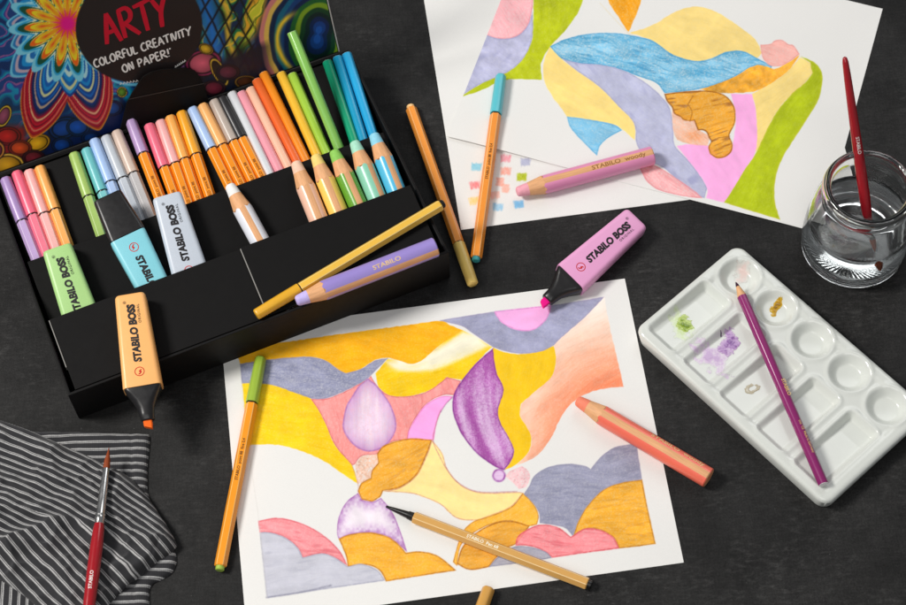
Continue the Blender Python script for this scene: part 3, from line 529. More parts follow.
# ---- lid
LA = math.radians(74.5)
LDV = math.cos(LA)*BV+math.sin(LA)*BZ; LN = -math.sin(LA)*BV+math.cos(LA)*BZ      # up the lid / towards the viewer
LP0 = bx(0, 202.6, 38.5); LWID = 284.0; LHT = 205.0
def lid_pt(u, h, off=0): return LP0+u*BU+h*LDV+off*LN
def lid_uv(px, py):
    p = on_plane(px, py, LP0, LN)-LP0; return np.dot(p, BU), np.dot(p, LDV)
def lid_art():
    res = .62; nx = int(LWID/res); ny = int(LHT/res)
    gu, gh = np.meshgrid(np.linspace(0, LWID, nx), np.linspace(0, LHT, ny))
    W = LP0+gu[..., None]*BU+gh[..., None]*LDV
    X, Y = to_px(W)
    C = np.zeros(X.shape+(3,)); H = hexc
    def mix(mask, col):
        nonlocal C
        m = np.clip(mask, 0, 1)[..., None]; C = C*(1-m)+(H(col) if isinstance(col, str) else col)*m
    def band(t, cols):
        """piecewise-constant colour bands with soft joins along t (0..1)"""
        n = len(cols); A = np.array([H(c) for c in cols]); i = np.clip(t*n, 0, n-1e-3); k = np.floor(i).astype(int); f = np.clip((i-k-.72)/.28, 0, 1)[..., None]
        return A[k]*(1-f)+A[np.minimum(k+1, n-1)]*f
    w1 = fbm(X*.03, Y*.03, 41)-.5; w2 = fbm(X*.03+9, Y*.03+4, 43)-.5; w3 = fbm(X*.12, Y*.12, 45)-.5
    # ground: swirling blue-teal-violet wash
    t = .5+.5*np.sin((X*.10+Y*.16)+w1*14+w2*6)
    C[:] = band(np.clip(t, 0, .999), ['#0D2F5E', '#14568F', '#0E7C92', '#1B8DB4', '#3B3F8C', '#8A5A8E', '#1C3F78'])
    left = np.clip((40-X)/40, 0, 1)*np.clip((Y-85)/40, 0, 1)
    mix(left, '#0C4A5A')
    # green/black band right of the oval, with a net over it
    t = .5+.5*np.sin((X+Y*.45)*.11+w1*12)
    g = band(np.clip(t, 0, .999), ['#0B3A1E', '#1C6A3A', '#0E5A6E', '#C9B53A', '#167048', '#0A2A4A'])
    msk = np.clip((X-172-Y*.22)/6, 0, 1); C = C*(1-msk[..., None])+g*msk[..., None]
    bl = np.clip(1-np.abs(X-206-Y*.16+w1*10)/13, 0, 1)**.5; mix(bl, '#1E6FC0')
    ye = np.clip(1-np.abs(X-222-Y*.22+w2*16)/4.5, 0, 1)**.6; mix(ye, '#D9B13C')
    # right swirls: nested rings round a dark blue eye
    cx, cy = 318, 34
    dx, dy = X-cx, (Y-cy)*1.05
    rr = np.hypot(dx, dy)+w1*9+5*np.sin(np.arctan2(dy, dx)*2+1.2)
    ring = band(np.clip(rr/78, 0, .999), ['#1B4E9C', '#123A7A', '#0A1F4A', '#06201C', '#123D1E', '#7A9A22', '#1F5B2A', '#0A1E48', '#123A6E', '#0C5C78', '#0A2044', '#D8B45A', '#C97C7A', '#0A1440', '#1D3A6E', '#0A2A22'])
    m2 = np.clip((76-rr)/4, 0, 1); C = C*(1-m2[..., None])+ring*m2[..., None]
    arc = np.exp(-((np.hypot(X-312, Y-42)-34+w2*6)/2.6)**2)*np.clip((300-X)/14, 0, 1); mix(arc, '#E8C23A')
    # marbled yellow-green tongue above the swirls
    tg = np.clip(1-np.abs((X-258)-(Y)*-.30+w1*14)/11, 0, 1)*np.clip((50-Y)/28, 0, 1); 
    tt = .5+.5*np.sin(X*.5+w1*24+Y*.2); mix(np.clip(tg*2, 0, 1)[...], band(np.clip(tt, 0, .999), ['#C8C83A', '#E8D34A', '#6C8A1E', '#E0A832']))
    # net
    net = np.maximum(np.exp(-((np.mod((X*.9+Y*.55+w1*5), 13)-6.5)/1.15)**2), np.exp(-((np.mod((X*1.0-Y*.50+w2*5), 13)-6.5)/1.15)**2))
    net = net*np.clip((X-186-Y*.12)/6, 0, 1)*np.clip((256-X-Y*-.05)/6, 0, 1); mix(net*.95, '#060C10')
    # bottom: dark zone with coloured pebbles outlined in black
    base = np.clip((Y-(150-.42*X)+w1*20)/10, 0, 1)*np.clip((275-X)/16, 0, 1); mix(base*.92, '#0B1226')
    base2 = np.clip((Y-(104-.0*X))/12, 0, 1)*np.clip((X-40)/10, 0, 1)*np.clip((150-X)/10, 0, 1); mix(base2*.9, '#0A1C4A')
    lf = np.clip((30-X)/8, 0, 1)*np.clip((Y-122)/8, 0, 1); mix(lf, '#7E1C1C')
    def pebble(cx, cy, rx, ry, c, rim='#D8A83A', a=0, k=1.0):
        ca, sa = math.cos(a), math.sin(a); ex = ((X-cx)*ca+(Y-cy)*sa)/rx; ey = (-(X-cx)*sa+(Y-cy)*ca)/ry; d = np.hypot(ex, ey)*(1+.10*w3)
        mix(np.clip((1.42-d)*8, 0, 1), '#07060A'); mix(np.clip((1.30-d)*8, 0, 1), rim); mix(np.clip((1.12-d)*9, 0, 1), '#07060A')
        sh = np.clip(1-.32*d+.25*ex*-.5, .3, 1.2)[..., None]; mm = np.clip((1.0-d)*9, 0, 1)[..., None]; C[:] = C*(1-mm)+np.clip(H(c)*sh*1.1, 0, 1)*mm
    pebble(8, 165, 13, 9, '#D9A92C', '#E0BE4A'); pebble(8, 136, 10, 7, '#B32420', '#7E1B18'); pebble(38, 143, 10, 6.5, '#E0AA22', '#B88A22', -.35)
    pebble(20, 148, 9, 6, '#C2491C', '#7A2314'); pebble(-8, 150, 10, 8, '#8A2A5A', '#C98A3A'); pebble(34, 158, 9, 6, '#6E2430', '#3A1420'); pebble(4, 116, 5, 9, '#8E4A62', '#D8B83A', .4)
    pebble(64, 128, 12, 8, '#123C86', '#0B2A5E', -.3); pebble(78, 127, 9, 7, '#15479A', '#0A2450'); pebble(62, 145, 8, 6, '#12408C', '#0A2450'); pebble(92, 138, 8, 5, '#10356E', '#0A2450')
    pebble(112, 108, 8, 6, '#14488A', '#0A2450'); pebble(122, 92, 4, 4, '#5B8A2A', '#C9A83A'); pebble(203, 63, 14, 10, '#C45A6E', '#8A2A52', -.15); pebble(219, 72, 5, 12, '#2A1C10', '#C8A232', -.5)
    pebble(228, 72, 9, 6, '#5A2434', '#2A1018'); pebble(214, 88, 9, 6, '#7A2A3C', '#3A1420'); pebble(206, 49, 6, 4, '#C9A52A', '#8A6A18', .4); pebble(246, 82, 9, 5, '#4A2A14', '#7A5A1E')
    # flower: nested pointed petals; the lower ones droop and turn red
    fx, fy = 67.5, 23.5
    dx, dy = X-fx, Y-fy; r = np.hypot(dx, dy); th = np.arctan2(dy, dx)
    def petal(n, ph, sharp): return (np.abs(np.cos(n*(th-ph)/2)))**sharp
    def drop(ang, L, wd, cols, curl=0):
        a = math.radians(ang); s_ = dx*math.cos(a)+dy*math.sin(a); q = -dx*math.sin(a)+dy*math.cos(a)-curl*(s_/L)**2*L
        tt = np.clip(s_/L, 1e-4, 1); half = wd*np.sin(np.pi*np.clip(tt, 0, 1)**1.35)**.75+1e-4
        sc = np.maximum(np.abs(q)/half, 0); lev = (1-(1-np.clip(sc, 0, 1)**1.6)*(1-tt**2.6))*np.clip(.30+tt*1.05, 0, 1)
        ins = np.clip((1-sc)*half/1.0, 0, 1)*(s_ > 4)*np.clip((L-s_)/1.5, 0, 1)
        t2 = np.clip(lev*.999, 0, .999); m = ins[..., None]
        C[:] = C*(1-m)+band(t2, cols)*m
    big = ['#1B86C4', '#3CA6DC', '#1466AC', '#A8D8E0', '#1560AE', '#1A86C8', '#0D4F98', '#C9CE9A', '#0F458C', '#1560AE', '#0C3C80', '#B09A86', '#0B2E6C', '#0E2450', '#5A1440', '#A01030', '#D9A07A', '#9E1230', '#B81630', '#7A1028', '#C01830', '#C8705A', '#A81228', '#8A1426', '#B3481E', '#D08A2E']
    for ang, L, wd in ((180, 62, 13), (205, 66, 13), (158, 62, 14), (137, 78, 17), (40, 96, 18)):
        drop(ang, L, wd, ['#1878B8', '#5CB8DE', '#1C6CB0', '#A8DCE8', '#1A8CCB', '#14508F', '#B9A8B8', '#2A78B0', '#6FC0DC'])
    drop(70, 112, 25, big, .06); drop(109, 121, 24, big, -.03)
    drop(88, 74, 14, ['#1878B8', '#36A0D8', '#1466AC', '#BFE0D8', '#1A8CCB', '#1466AC', '#C9CE9A', '#2A8CC8', '#0F458C'])
    tip = 1
    for n, R0, R1, ph, cols in ((15, 40, 60, .1, ['#2E9AD0', '#A6E0E4', '#1B78B8', '#D8E8C8', '#2A9CC8', '#7CCBE0']), (15, 29, 51, .1, ['#0E5A3A', '#DCE6A0', '#1B8A5A', '#F0E070', '#0E4F3A']), (15, 19, 44, .1, ['#F4C81E', '#E89A12', '#F8DA4A', '#F0A81A', '#F6D02A', '#E8661A']), (15, 8, 33, .1, ['#E8661A', '#F49A1E', '#F8C22A'])):
        R = R0+(R1-R0)*petal(n, ph, 1.25); e = np.clip((R-r)/1.2, 0, 1)[..., None]; C[:] = C*(1-e)+band(np.clip((r-R0*.55)/(R-R0*.55+1e-3), 0, .999), cols)*e
    ray_ = np.clip(1-r/(9+11*petal(15, .1+math.pi/15, 6)), 0, 1); mix(np.clip(ray_*2.6, 0, 1), '#EE2C72'); mix(np.clip((8-r)/4, 0, 1), '#DE1286')
    dots = petal(15, .1, 10)*np.exp(-((r-25)/4.5)**2); mix(dots*.8, '#D8401E')
    # black oval
    ea = math.radians(-8); ex = ((X-139)*math.cos(ea)+(Y-27)*math.sin(ea))/64; ey = (-(X-139)*math.sin(ea)+(Y-27)*math.cos(ea))/56
    ov = np.clip((1-np.hypot(ex, ey))*60, 0, 1); mix(ov, '#201A1A')
    # fold shadow-free border along the hinge is plain black card
    bd = np.clip((1.2-gh)/1.0, 0, 1); mix(bd, '#141212')
    C = np.clip(C*1.10, 0, 1)
    g_ = C.mean(-1, keepdims=True); C = np.clip(g_+(C-g_)*1.05, 0, 1)
    return W, nlin(C)
LID = None
def make_lid():
    t = 2.4
    Minv = BOX.matrix_world.inverted()
    loc = lambda p: Minv @ (Vector([float(c) for c in p])*MM)/MM
    # board
    P = [lid_pt(-.6, -.6, -.3), lid_pt(LWID+.6, -.6, -.3), lid_pt(LWID+.6, LHT, -.3), lid_pt(-.6, LHT, -.3)]
    Q = [p-LN*t for p in P]
    lid = mesh_py('lid', [loc(p) for p in P+Q], [(0, 1, 2, 3), (7, 6, 5, 4), (0, 4, 5, 1), (1, 5, 6, 2), (2, 6, 7, 3), (3, 7, 4, 0)], box_m, BOX)
    W, C = lid_art()
    Wl = np.array([list(loc(p)) for p in W.reshape(-1, 3)[:0]]) if False else ((W-BO) @ np.stack([BU, BV, BZ], 1))
    heightfield('lid_print', Wl, attr_mat('printed_lid_art', .42, .05, 900, .4), lid, None, C, 40)
    # highlight along the board's right edge, painted as a pale strip
    e = [lid_pt(LWID+.6, 0, -.1), lid_pt(LWID+1.5, 0, -.1), lid_pt(LWID+1.5, LHT, -.1), lid_pt(LWID+.6, LHT, -.1)]; e2 = [p-LN*1.6 for p in e]
    mesh_py('lid_edge_highlight', [loc(p) for p in e+e2], [(0, 1, 2, 3), (7, 6, 5, 4), (0, 4, 5, 1), (1, 5, 6, 2), (2, 6, 7, 3), (3, 7, 4, 0)], mat('painted_edge_highlight', '#C9C6C0', .6, .05, 200), lid)
    # hand lettering
    G = {'A': [[(0, 0), (.38, 1.05)], [(.38, 1.05), (.72, -.05)], [(.08, .36), (.68, .40)]], 'R': [[(.05, 0), (.08, 1)], [(.02, .98), (.42, 1.02), (.6, .82), (.48, .58), (.1, .48)], [(.2, .5), (.78, -.02)]],
         'T': [[(-.08, .95), (.78, 1.04)], [(.36, 1.0), (.32, 0)]], 'Y': [[(0, 1.0), (.28, .5)], [(.72, 1.08), (.3, .5), (.16, -.04)]], 'C': [[(.6, .88), (.42, 1.02), (.14, .8), (.04, .45), (.16, .08), (.42, .0), (.62, .14)]],
         'O': [[(.34, 1.0), (.1, .78), (.02, .42), (.18, .06), (.44, .02), (.62, .3), (.62, .7), (.46, .98), (.3, 1.0)]], 'L': [[(.08, 1.0), (.06, .04), (.52, .06)]], 'F': [[(.08, 0), (.1, 1.0), (.58, 1.04)], [(.1, .54), (.46, .56)]],
         'U': [[(.06, 1), (.06, .3), (.22, .02), (.44, .06), (.56, .34), (.58, 1.02)]], 'E': [[(.52, 1.02), (.1, 1.0), (.08, .02), (.54, .04)], [(.1, .52), (.46, .54)]], 'I': [[(.1, 0), (.12, 1.0)]], 'V': [[(0, 1.02), (.28, 0), (.6, 1.06)]],
         'N': [[(.06, 0), (.08, 1.0), (.52, .02), (.56, 1.04)]], 'P': [[(.08, 0), (.1, 1.0)], [(.04, .98), (.42, 1.0), (.58, .78), (.42, .52), (.1, .46)]], '!': [[(.16, 1.05), (.12, .32)], [(.1, .08), (.11, .0)]], '*': [[(.02, 1.0), (.16, .9)], [(.16, 1.02), (.02, .88)]], ' ': []}
        
    WD = {'I': .26, 'C': .72, 'O': .76, 'L': .60, 'F': .62, 'E': .64, 'U': .72, 'V': .70, 'N': .70, 'P': .68, 'T': .80, 'R': .80, 'A': .82, 'Y': .80, '!': .36, '*': .34, ' ': .42}
    def letter(txt, p0, p1, hpx, width, m, name):
        """text from pixel p0 to p1 (baseline), built on the lid plane"""
        u0, h0 = lid_uv(*p0); u1, h1 = lid_uv(*p1); L = math.hypot(u1-u0, h1-h0); d = np.array([(u1-u0)/L, (h1-h0)/L]); nn = np.array([-d[1], d[0]])
        tot = sum(WD[c] for c in txt); k = L/tot; x = 0; S = []
        for c in txt:
            for st in G[c]:
                P_ = [np.array(q) for q in st]
                if len(P_) > 2:
                    D = []
                    for i in range(len(P_)-1):
                        a0, a1_, a2, a3 = P_[max(i-1, 0)], P_[i], P_[i+1], P_[min(i+2, len(P_)-1)]
                        for s_ in range(4):
                            t_ = s_/4; D.append(.5*((2*a1_)+(-a0+a2)*t_+(2*a0-5*a1_+4*a2-a3)*t_*t_+(-a0+3*a1_-3*a2+a3)*t_**3))
                    P_ = D+[P_[-1]]
                else: P_ = [P_[0]*(1-t_)+P_[1]*t_ for t_ in (0, .33, .66, 1)]
                S.append([np.array([u0, h0])+d*(x+q[0]*k*.92)+nn*(q[1]*hpx) for q in P_])
            x += WD[c]*k
        ribbons(name, S, width, m, lid, lambda u, h, o: loc(lid_pt(u, h, o)), .12)
    red = ink('#D41230'); wh = ink('#F2F0EC')
    letter('ARTY', (107, 44), (176, 21), 25, 3.6, red, 'title_lettering')
    letter('COLORFUL CREATIVITY', (95, 67.5), (193.5, 33.5), 6.9, 1.35, wh, 'slogan_lettering')
    letter('ON PAPER!*', (123.5, 72.5), (174, 54.5), 6.9, 1.35, wh, 'slogan_lettering')
    for a_, b_ in (((120, 84), (139, 81)), ((175, 67), (186, 60))):
        u0, h0 = lid_uv(*a_); u1, h1 = lid_uv(*b_); S = []
        k = 6
        for i in range(k):
            t_ = i/k; S.append([(u0+(u1-u0)*t_, h0+(h1-h0)*t_-.6), (u0+(u1-u0)*(t_+.07), h0+(h1-h0)*t_+1.2), (u0+(u1-u0)*(t_+.12), h0+(h1-h0)*t_-.4)])
        ribbons('small_lettering', S, .8, wh, lid, lambda u, h, o: loc(lid_pt(u, h, o)), .12)
    # locking tab standing up against the lid
    tb = [(120, 131), (127, 103), (133, 92), (143, 77), (152, 72), (163, 69.5), (186, 68), (195, 71), (200, 77), (205, 88), (209, 101)]
    Pt = [on_plane(x, y, LP0+LN*4.0, LN) for x, y in tb]
    n = len(Pt); P2 = [p-LN*1.2 for p in Pt]
    o = mesh_py('lock_tab', [loc(p) for p in Pt+P2], [tuple(range(n)), tuple(range(2*n-1, n-1, -1))]+[(i, n+i, n+(i+1) % n, (i+1) % n) for i in range(n)], box_m, BOX)
    # fold line of the tab
    f = [on_plane(x, y, LP0+LN*4.5, LN) for x, y in ((128.5, 99.6), (129, 98.8), (204.3, 83.0), (204.6, 83.6))]
    mesh_py('tab_crease', [loc(p) for p in f], [(0, 1, 2, 3)], mat('worn_fold', '#3A3836', .6, .1, 200), o)
make_lid()

# ================================================================== PENS
ORANGE = '#F2921E'; STRIPE = '#FBC98A'
DARK = ink('#2A1D14', .5)
def local_z(p0, p1): return Vector([float(b-a) for a, b in zip(p0, p1)])
def make_pen(label, p0, p1, cap, body, L=168, plug=None, capped=True, up=(0, 0, 1), stripe=None, name='fineliner_pen', group=None, textcol=None, text='STABILO  point 88  fine 0,4', roll=0, nib=False, cat='pen', tz=62):
    """p0 = cap end (or tip), p1 lies towards the tail"""
    mtx = frame(p0, local_z(p0, p1), up)
    if roll: mtx = mtx @ Matrix.Rotation(math.radians(roll), 4, 'Z')
    E = empty(name, mtx=mtx); tag(E, label, cat, group)
    cl = 37.0
    st = stripe or STRIPE
    bm_ = plastic(body); sm_ = plastic(st)
    def ring(r, z, c=.14): return hexring(r, z, c)
    if capped:
        loft('cap', [ring(3.3, 0, .3), ring(3.75, .5, .3), ring(3.95, 1.4, .3), ring(4.25, cl*.55, .3), ring(4.35, cl, .3)], plastic(cap), E, 50)
        lathe('cap_ring', [(3.75, cl-.2), (3.75, cl+1.1)], plastic('#20160F'), E)
        z0 = cl+1.0
    else:
        z0 = 34.0
    r = 3.95
    loft('barrel', [ring(r-.35, z0), ring(r, z0+.6), ring(r, L-3.6), ring(r-.4, L-3.0)], [bm_, sm_], E, 25, midx_fn=lambda i, k: 1 if (i >= 0 and k % 2 == 1) else 0)
    lathe('end_plug', [(3.15, L-3.2), (3.15, L-.6), (2.6, L)], plastic(plug or cap), E)
    if textcol != 'none':
        text_mesh('lettering', text, 2.9, ink(textcol, .45) if textcol else DARK, E, (1.0, r, z0+tz), (0, 0, -1), (-1, 0, 0), .05, off=.06)
    if nib:
        lathe('nib', [(0.45, 0), (.9, .4), (1.1, 3.5)], mat('felt_tip_black', '#0C0B0B', .8, .1, 800), E, 16)
        lathe('nib_holder', [(1.2, 3.2), (2.1, 12), (2.6, 17.0), (3.0, 17.2), (3.2, 20.5), (3.2, 22)], plastic('#141312', .3), E, 24)
    return E

def in_shelf(a, b, k, h):
    return panel_pt(a[0], a[1], k, h), panel_pt(b[0], b[1], k, h)
UP0, UP1, UP2 = panel_n(0), panel_n(1), panel_n(2)
FEL = 'felt tip pens in the box'
left4 = [((5.1, 178.3), (35.6, 256), '#A98CC0', '#BFA3D2', 'lilac capped pen, leftmost in the box'),
         ((16.5, 172), (46.3, 251.6), '#EE6A84', '#EE7A90', 'coral red capped pen with matching barrel beside the lilac pen'),
         ((28.8, 170.7), (56.5, 248.3), '#F4B0AC', '#F2B4B0', 'pale pink capped pen with matching pink barrel, third in the left bundle'),
         ((39.4, 166.9), (67.4, 244.5), '#F7AE5E', '#F7B060', 'light orange capped pen with matching barrel above the green highlighter')]
mid5 = [((73.8, 153.4), (100.5, 231.8), '#A4C468', '#A6C66C', 'lime green capped pen with matching barrel left of the teal pen'),
        ((86, 149), (116.5, 229), '#6CBFC2', '#7CC9CC', 'teal capped pen going under the black highlighter cap'),
        ((94, 139.7), (124.5, 220), '#A9C6F0', '#AEC8F0', 'light blue capped pen with matching barrel right of the teal pen'),
        ((105.6, 136.4), (138.7, 217.8), '#BFC6CE', '#C2C9D2', 'cool grey capped pen with matching grey barrel'),
        ((116.3, 131.3), (150, 214), '#D3BDAE', '#BEBBBB', 'beige capped pen with grey barrel')]
orange5 = [((127.2, 111.5), (159, 195), '#B79AC8', 'lilac capped pen with orange barrel'),
           ((148.9, 124.7), (176, 199), '#EF7088', 'coral pink capped pen with orange barrel behind the grey highlighter'),
           ((160.3, 120.9), (187.5, 199.5), '#F5B2B0', 'pale pink capped pen with orange barrel'),
           ((170, 116.5), (197.2, 196.7), '#F8AE55', 'light orange capped pen with orange barrel'),
           ((181.2, 112), (208.7, 192.3), '#F4A82A', 'amber yellow capped pen with orange barrel, right beside a gap'),
           ((192.1, 108.1), (229.3, 184.7), '#AFC9F2', 'light blue capped pen with orange barrel above the white pencil'),
           ((202.3, 104.8), (240, 181.8), '#F6B56E', 'peach capped pen with orange barrel right of the light blue cap'),
           ((213.7, 100.5), (251.5, 178.3), '#B9ABA0', 'taupe capped pen with orange barrel left of the black cap'),
           ((221.6, 97.5), (261, 175.3), '#2B2A2C', 'black capped pen with orange barrel')]
def lighten(h, k=.35):
    c = hexc(h); c = c*(1-k)+k; return '#%02X%02X%02X' % tuple(int(round(x*255)) for x in c)
for a, b, c, bc, lb in left4+mid5:
    p0, p1 = in_shelf(a, b, 0, 4.4); make_pen(lb, p0, p1, c, bc, up=UP0, stripe=lighten(bc), group=FEL, textcol='none', name='felt_tip_pen')
for a, b, c, lb in orange5:
    p0, p1 = in_shelf(a, b, 0, 4.4); make_pen(lb, p0, p1, c, ORANGE, up=UP0, group=FEL, textcol='#6A2E10', text='STABILO  point 88', name='felt_tip_pen', tz=43)

def make_pencil(label, p0, p1, col, L=175, up=(0, 0, 1), r=3.6, group=None, endcol=None, tip=True, lettering=None, name='coloured_pencil', lead=None, tip_first=False, cone=24):
    """p0 = flat end unless tip_first"""
    if tip_first: p0, p1 = p1, p0
    E = empty(name, mtx=frame(p0, local_z(p0, p1), up)); tag(E, label, 'pencil', group)
    if tip_first:
        pass
    d = L-cone
    loft('barrel', [hexring(r-.35, 0, .3), hexring(r, .5, .3), hexring(r, d, .3)], [paintwood(col)], E, 40)
    lathe('end_cap', [(r*.98, .15), (r*.98, -.05), (r*.8, -.25)], paintwood(endcol or lighten(col, .45)), E)
    lathe('wood_cone', [(r*.96, d-.3), (r*.98, d+.5), (1.45, L-cone*.32)], wood(), E, 20)
    lathe('lead', [(1.5, L-cone*.33), (1.2, L-cone*.2), (.35, L-.2)], core(lead or col), E, 14)
    if lettering: text_mesh('lettering', lettering, 3.0, mat('gold_foil', '#E0B878', .35, .05, 300, metal=.4), E, (1.0, r, d-6 if not tip_first else d-6), (0, 0, -1), (-1, 0, 0), .03, off=.06)
    return E
PG = 'coloured pencils in the box'
pencils = [((231.8, 93), (268.7, 172), '#D9DBDF', 'white lacquered pencil beside the black capped pen'), ((241.2, 92.5), (278.9, 169.4), '#EE9DAA', 'rose pink pencil between a white and a pale peach pencil'),
           ((250.1, 88.5), (287.8, 165.6), '#F5C0A4', 'pale peach pencil left of the red orange pencil'), ((256.5, 80.1), (296.7, 160), '#E8692E', 'red orange pencil left of the bright orange one'), ((263.6, 73.3), (304.8, 158.5), '#F28E22', 'bright orange pencil left of the yellow pencil'),
           ((280.9, 73.3), (317, 155), '#F3BE3A', 'warm yellow pencil in the right bundle'), ((292.1, 74.3), (326, 151.6), '#A3CB46', 'lime green pencil between yellow and tall green pencils'), ((327.2, 61.6), (354, 140), '#119C72', 'dark emerald green pencil beside two blue pencils'),
           ((337.4, 57.3), (362.8, 139), '#1B9AC4', 'deeper blue pencil, left of the two blue pencils'), ((346.6, 53.9), (372.5, 132.5), '#2AA6DA', 'bright blue pencil, rightmost in the box')]
for a, b, c, lb in pencils:
    p0, p1 = in_shelf(a, b, 0, 3.9); make_pencil(lb, p0, p1, c, up=UP0, group=PG)
p1 = panel_pt(338.6, 147.3, 0, 5.5); p0 = at(291.8, 31.8, 84)
make_pencil('long light green pencil standing higher than all others, leaning on the lid', p0, p1, '#86C05A', up=UP0, group=PG)

# ------------------------------------------------------------------ chunky woody pencils
def make_woody(label, tip, tail, col, L=110, up=(0, 0, 1), roll=0, corec=None, group='thick wooden crayons', lettering=None, endc=None, stripe=True, tang=0, foil='#E8C48A'):
    mtx = frame(tip, local_z(tip, tail), up)
    if roll: mtx = mtx @ Matrix.Rotation(math.radians(roll), 4, 'Z')
    E = empty('thick_crayon', mtx=mtx); tag(E, label, 'crayon', group)
    R = 7.4; n = 48
    wd = wood('#E0A878')
    def sc(r, z, amp):   # scalloped joint between paint and wood
        return [(r*math.cos(2*math.pi*k/n), r*math.sin(2*math.pi*k/n), z+amp*math.cos(8*2*math.pi*k/n)) for k in range(n)]
    lathe('crayon_core', [(1.2, .2), (2.6, 0), (3.7, .9), (4.1, 2.4), (5.0, 9.3)], core(corec or col), E, 32, 60)
    loft('wood_collar', [circ(4.9, 9.0, n), sc(R-.02, 22.2, .9)], wd, E, 60, cap0=False, cap1=False)
    def mi(i, k):
        if i < 0: return 1
        a = (k+.5)/n*360
        return 1 if (stripe and 62 <= a <= 96) else 0
    b = loft('barrel', [sc(R-.05, 21.6, .9), sc(R, 22.4, .9), circ(R, L-.7, n), circ(R-.6, L, n)], [paintwood(col), wd], E, 40, cap0=True, cap1=True, midx_fn=mi)
    lathe('core_end', [(5.0, L-.1), (5.0, L+.08)], core(endc or corec or col), E, 32)
    if lettering:
        text_mesh('lettering', lettering, 4.8, mat('gold_foil_'+foil.strip('#'), foil, .4, .05, 300), E, (-1.6, R, 60), (0, 0, 1), (1, 0, 0), .08, off=.06, wrap=lambda z: R, turn=tang, fit=len(lettering)*3.1)
    return E
woodies = [((229.3, 184.7), (261.8, 244.5), '#E6E8F0', '#EDEBE8', 'white thick wooden crayon standing alone in the box', 14), ((295.4, 161.8), (319.6, 222), '#F4C2A8', '#F6C6AC', 'peach thick wooden crayon, first in the row of five', 10),
           ((315, 155), (339.4, 214.5), '#F6CE62', '#F7D27A', 'yellow thick wooden crayon in the box row', 12), ((333.6, 150.4), (359, 207.6), '#66A232', '#8CC65A', 'green thick wooden crayon in the box row', 2),
           ((354, 141.5), (377.6, 200), '#8ED0B4', '#A6DCC4', 'mint green thick wooden crayon in the box row', -20), ((373.5, 133.8), (397.2, 193.6), '#55BDE2', '#8FD0E6', 'sky blue thick wooden crayon, rightmost in the box row', -8)]
for a, b, c, cc, lb, rl in woodies:
    p0, p1 = in_shelf(a, b, 1, 7.6); make_woody(lb, p0, p1, c, up=UP1, corec=cc, roll=rl)
p0 = panel_pt(296, 301.3, 2, 9.2); p1 = panel_pt(438, 246, 2, 9.2)
make_woody('lavender thick wooden crayon lying on the front edge of the box', p0, p1, '#9A88CE', up=UP2, corec='#C2B4EE', roll=68, lettering='STABILO', tang=62)
make_woody('rose pink thick wooden crayon lying on the far drawing', at(516.6, 192, 8), at(658, 154, 8.3), '#E490B8', corec='#F4A6B4', roll=18, lettering='STABILO  woody', tang=10, foil='#9A6430')
make_woody('coral orange thick wooden crayon lying across the near sheet edge', at(577, 400.3, 7.8), at(708.4, 478, 7.6), '#F0705A', corec='#F6866A', roll=22, lettering='STABILO  woody', endc='#F0A070', tang=56)

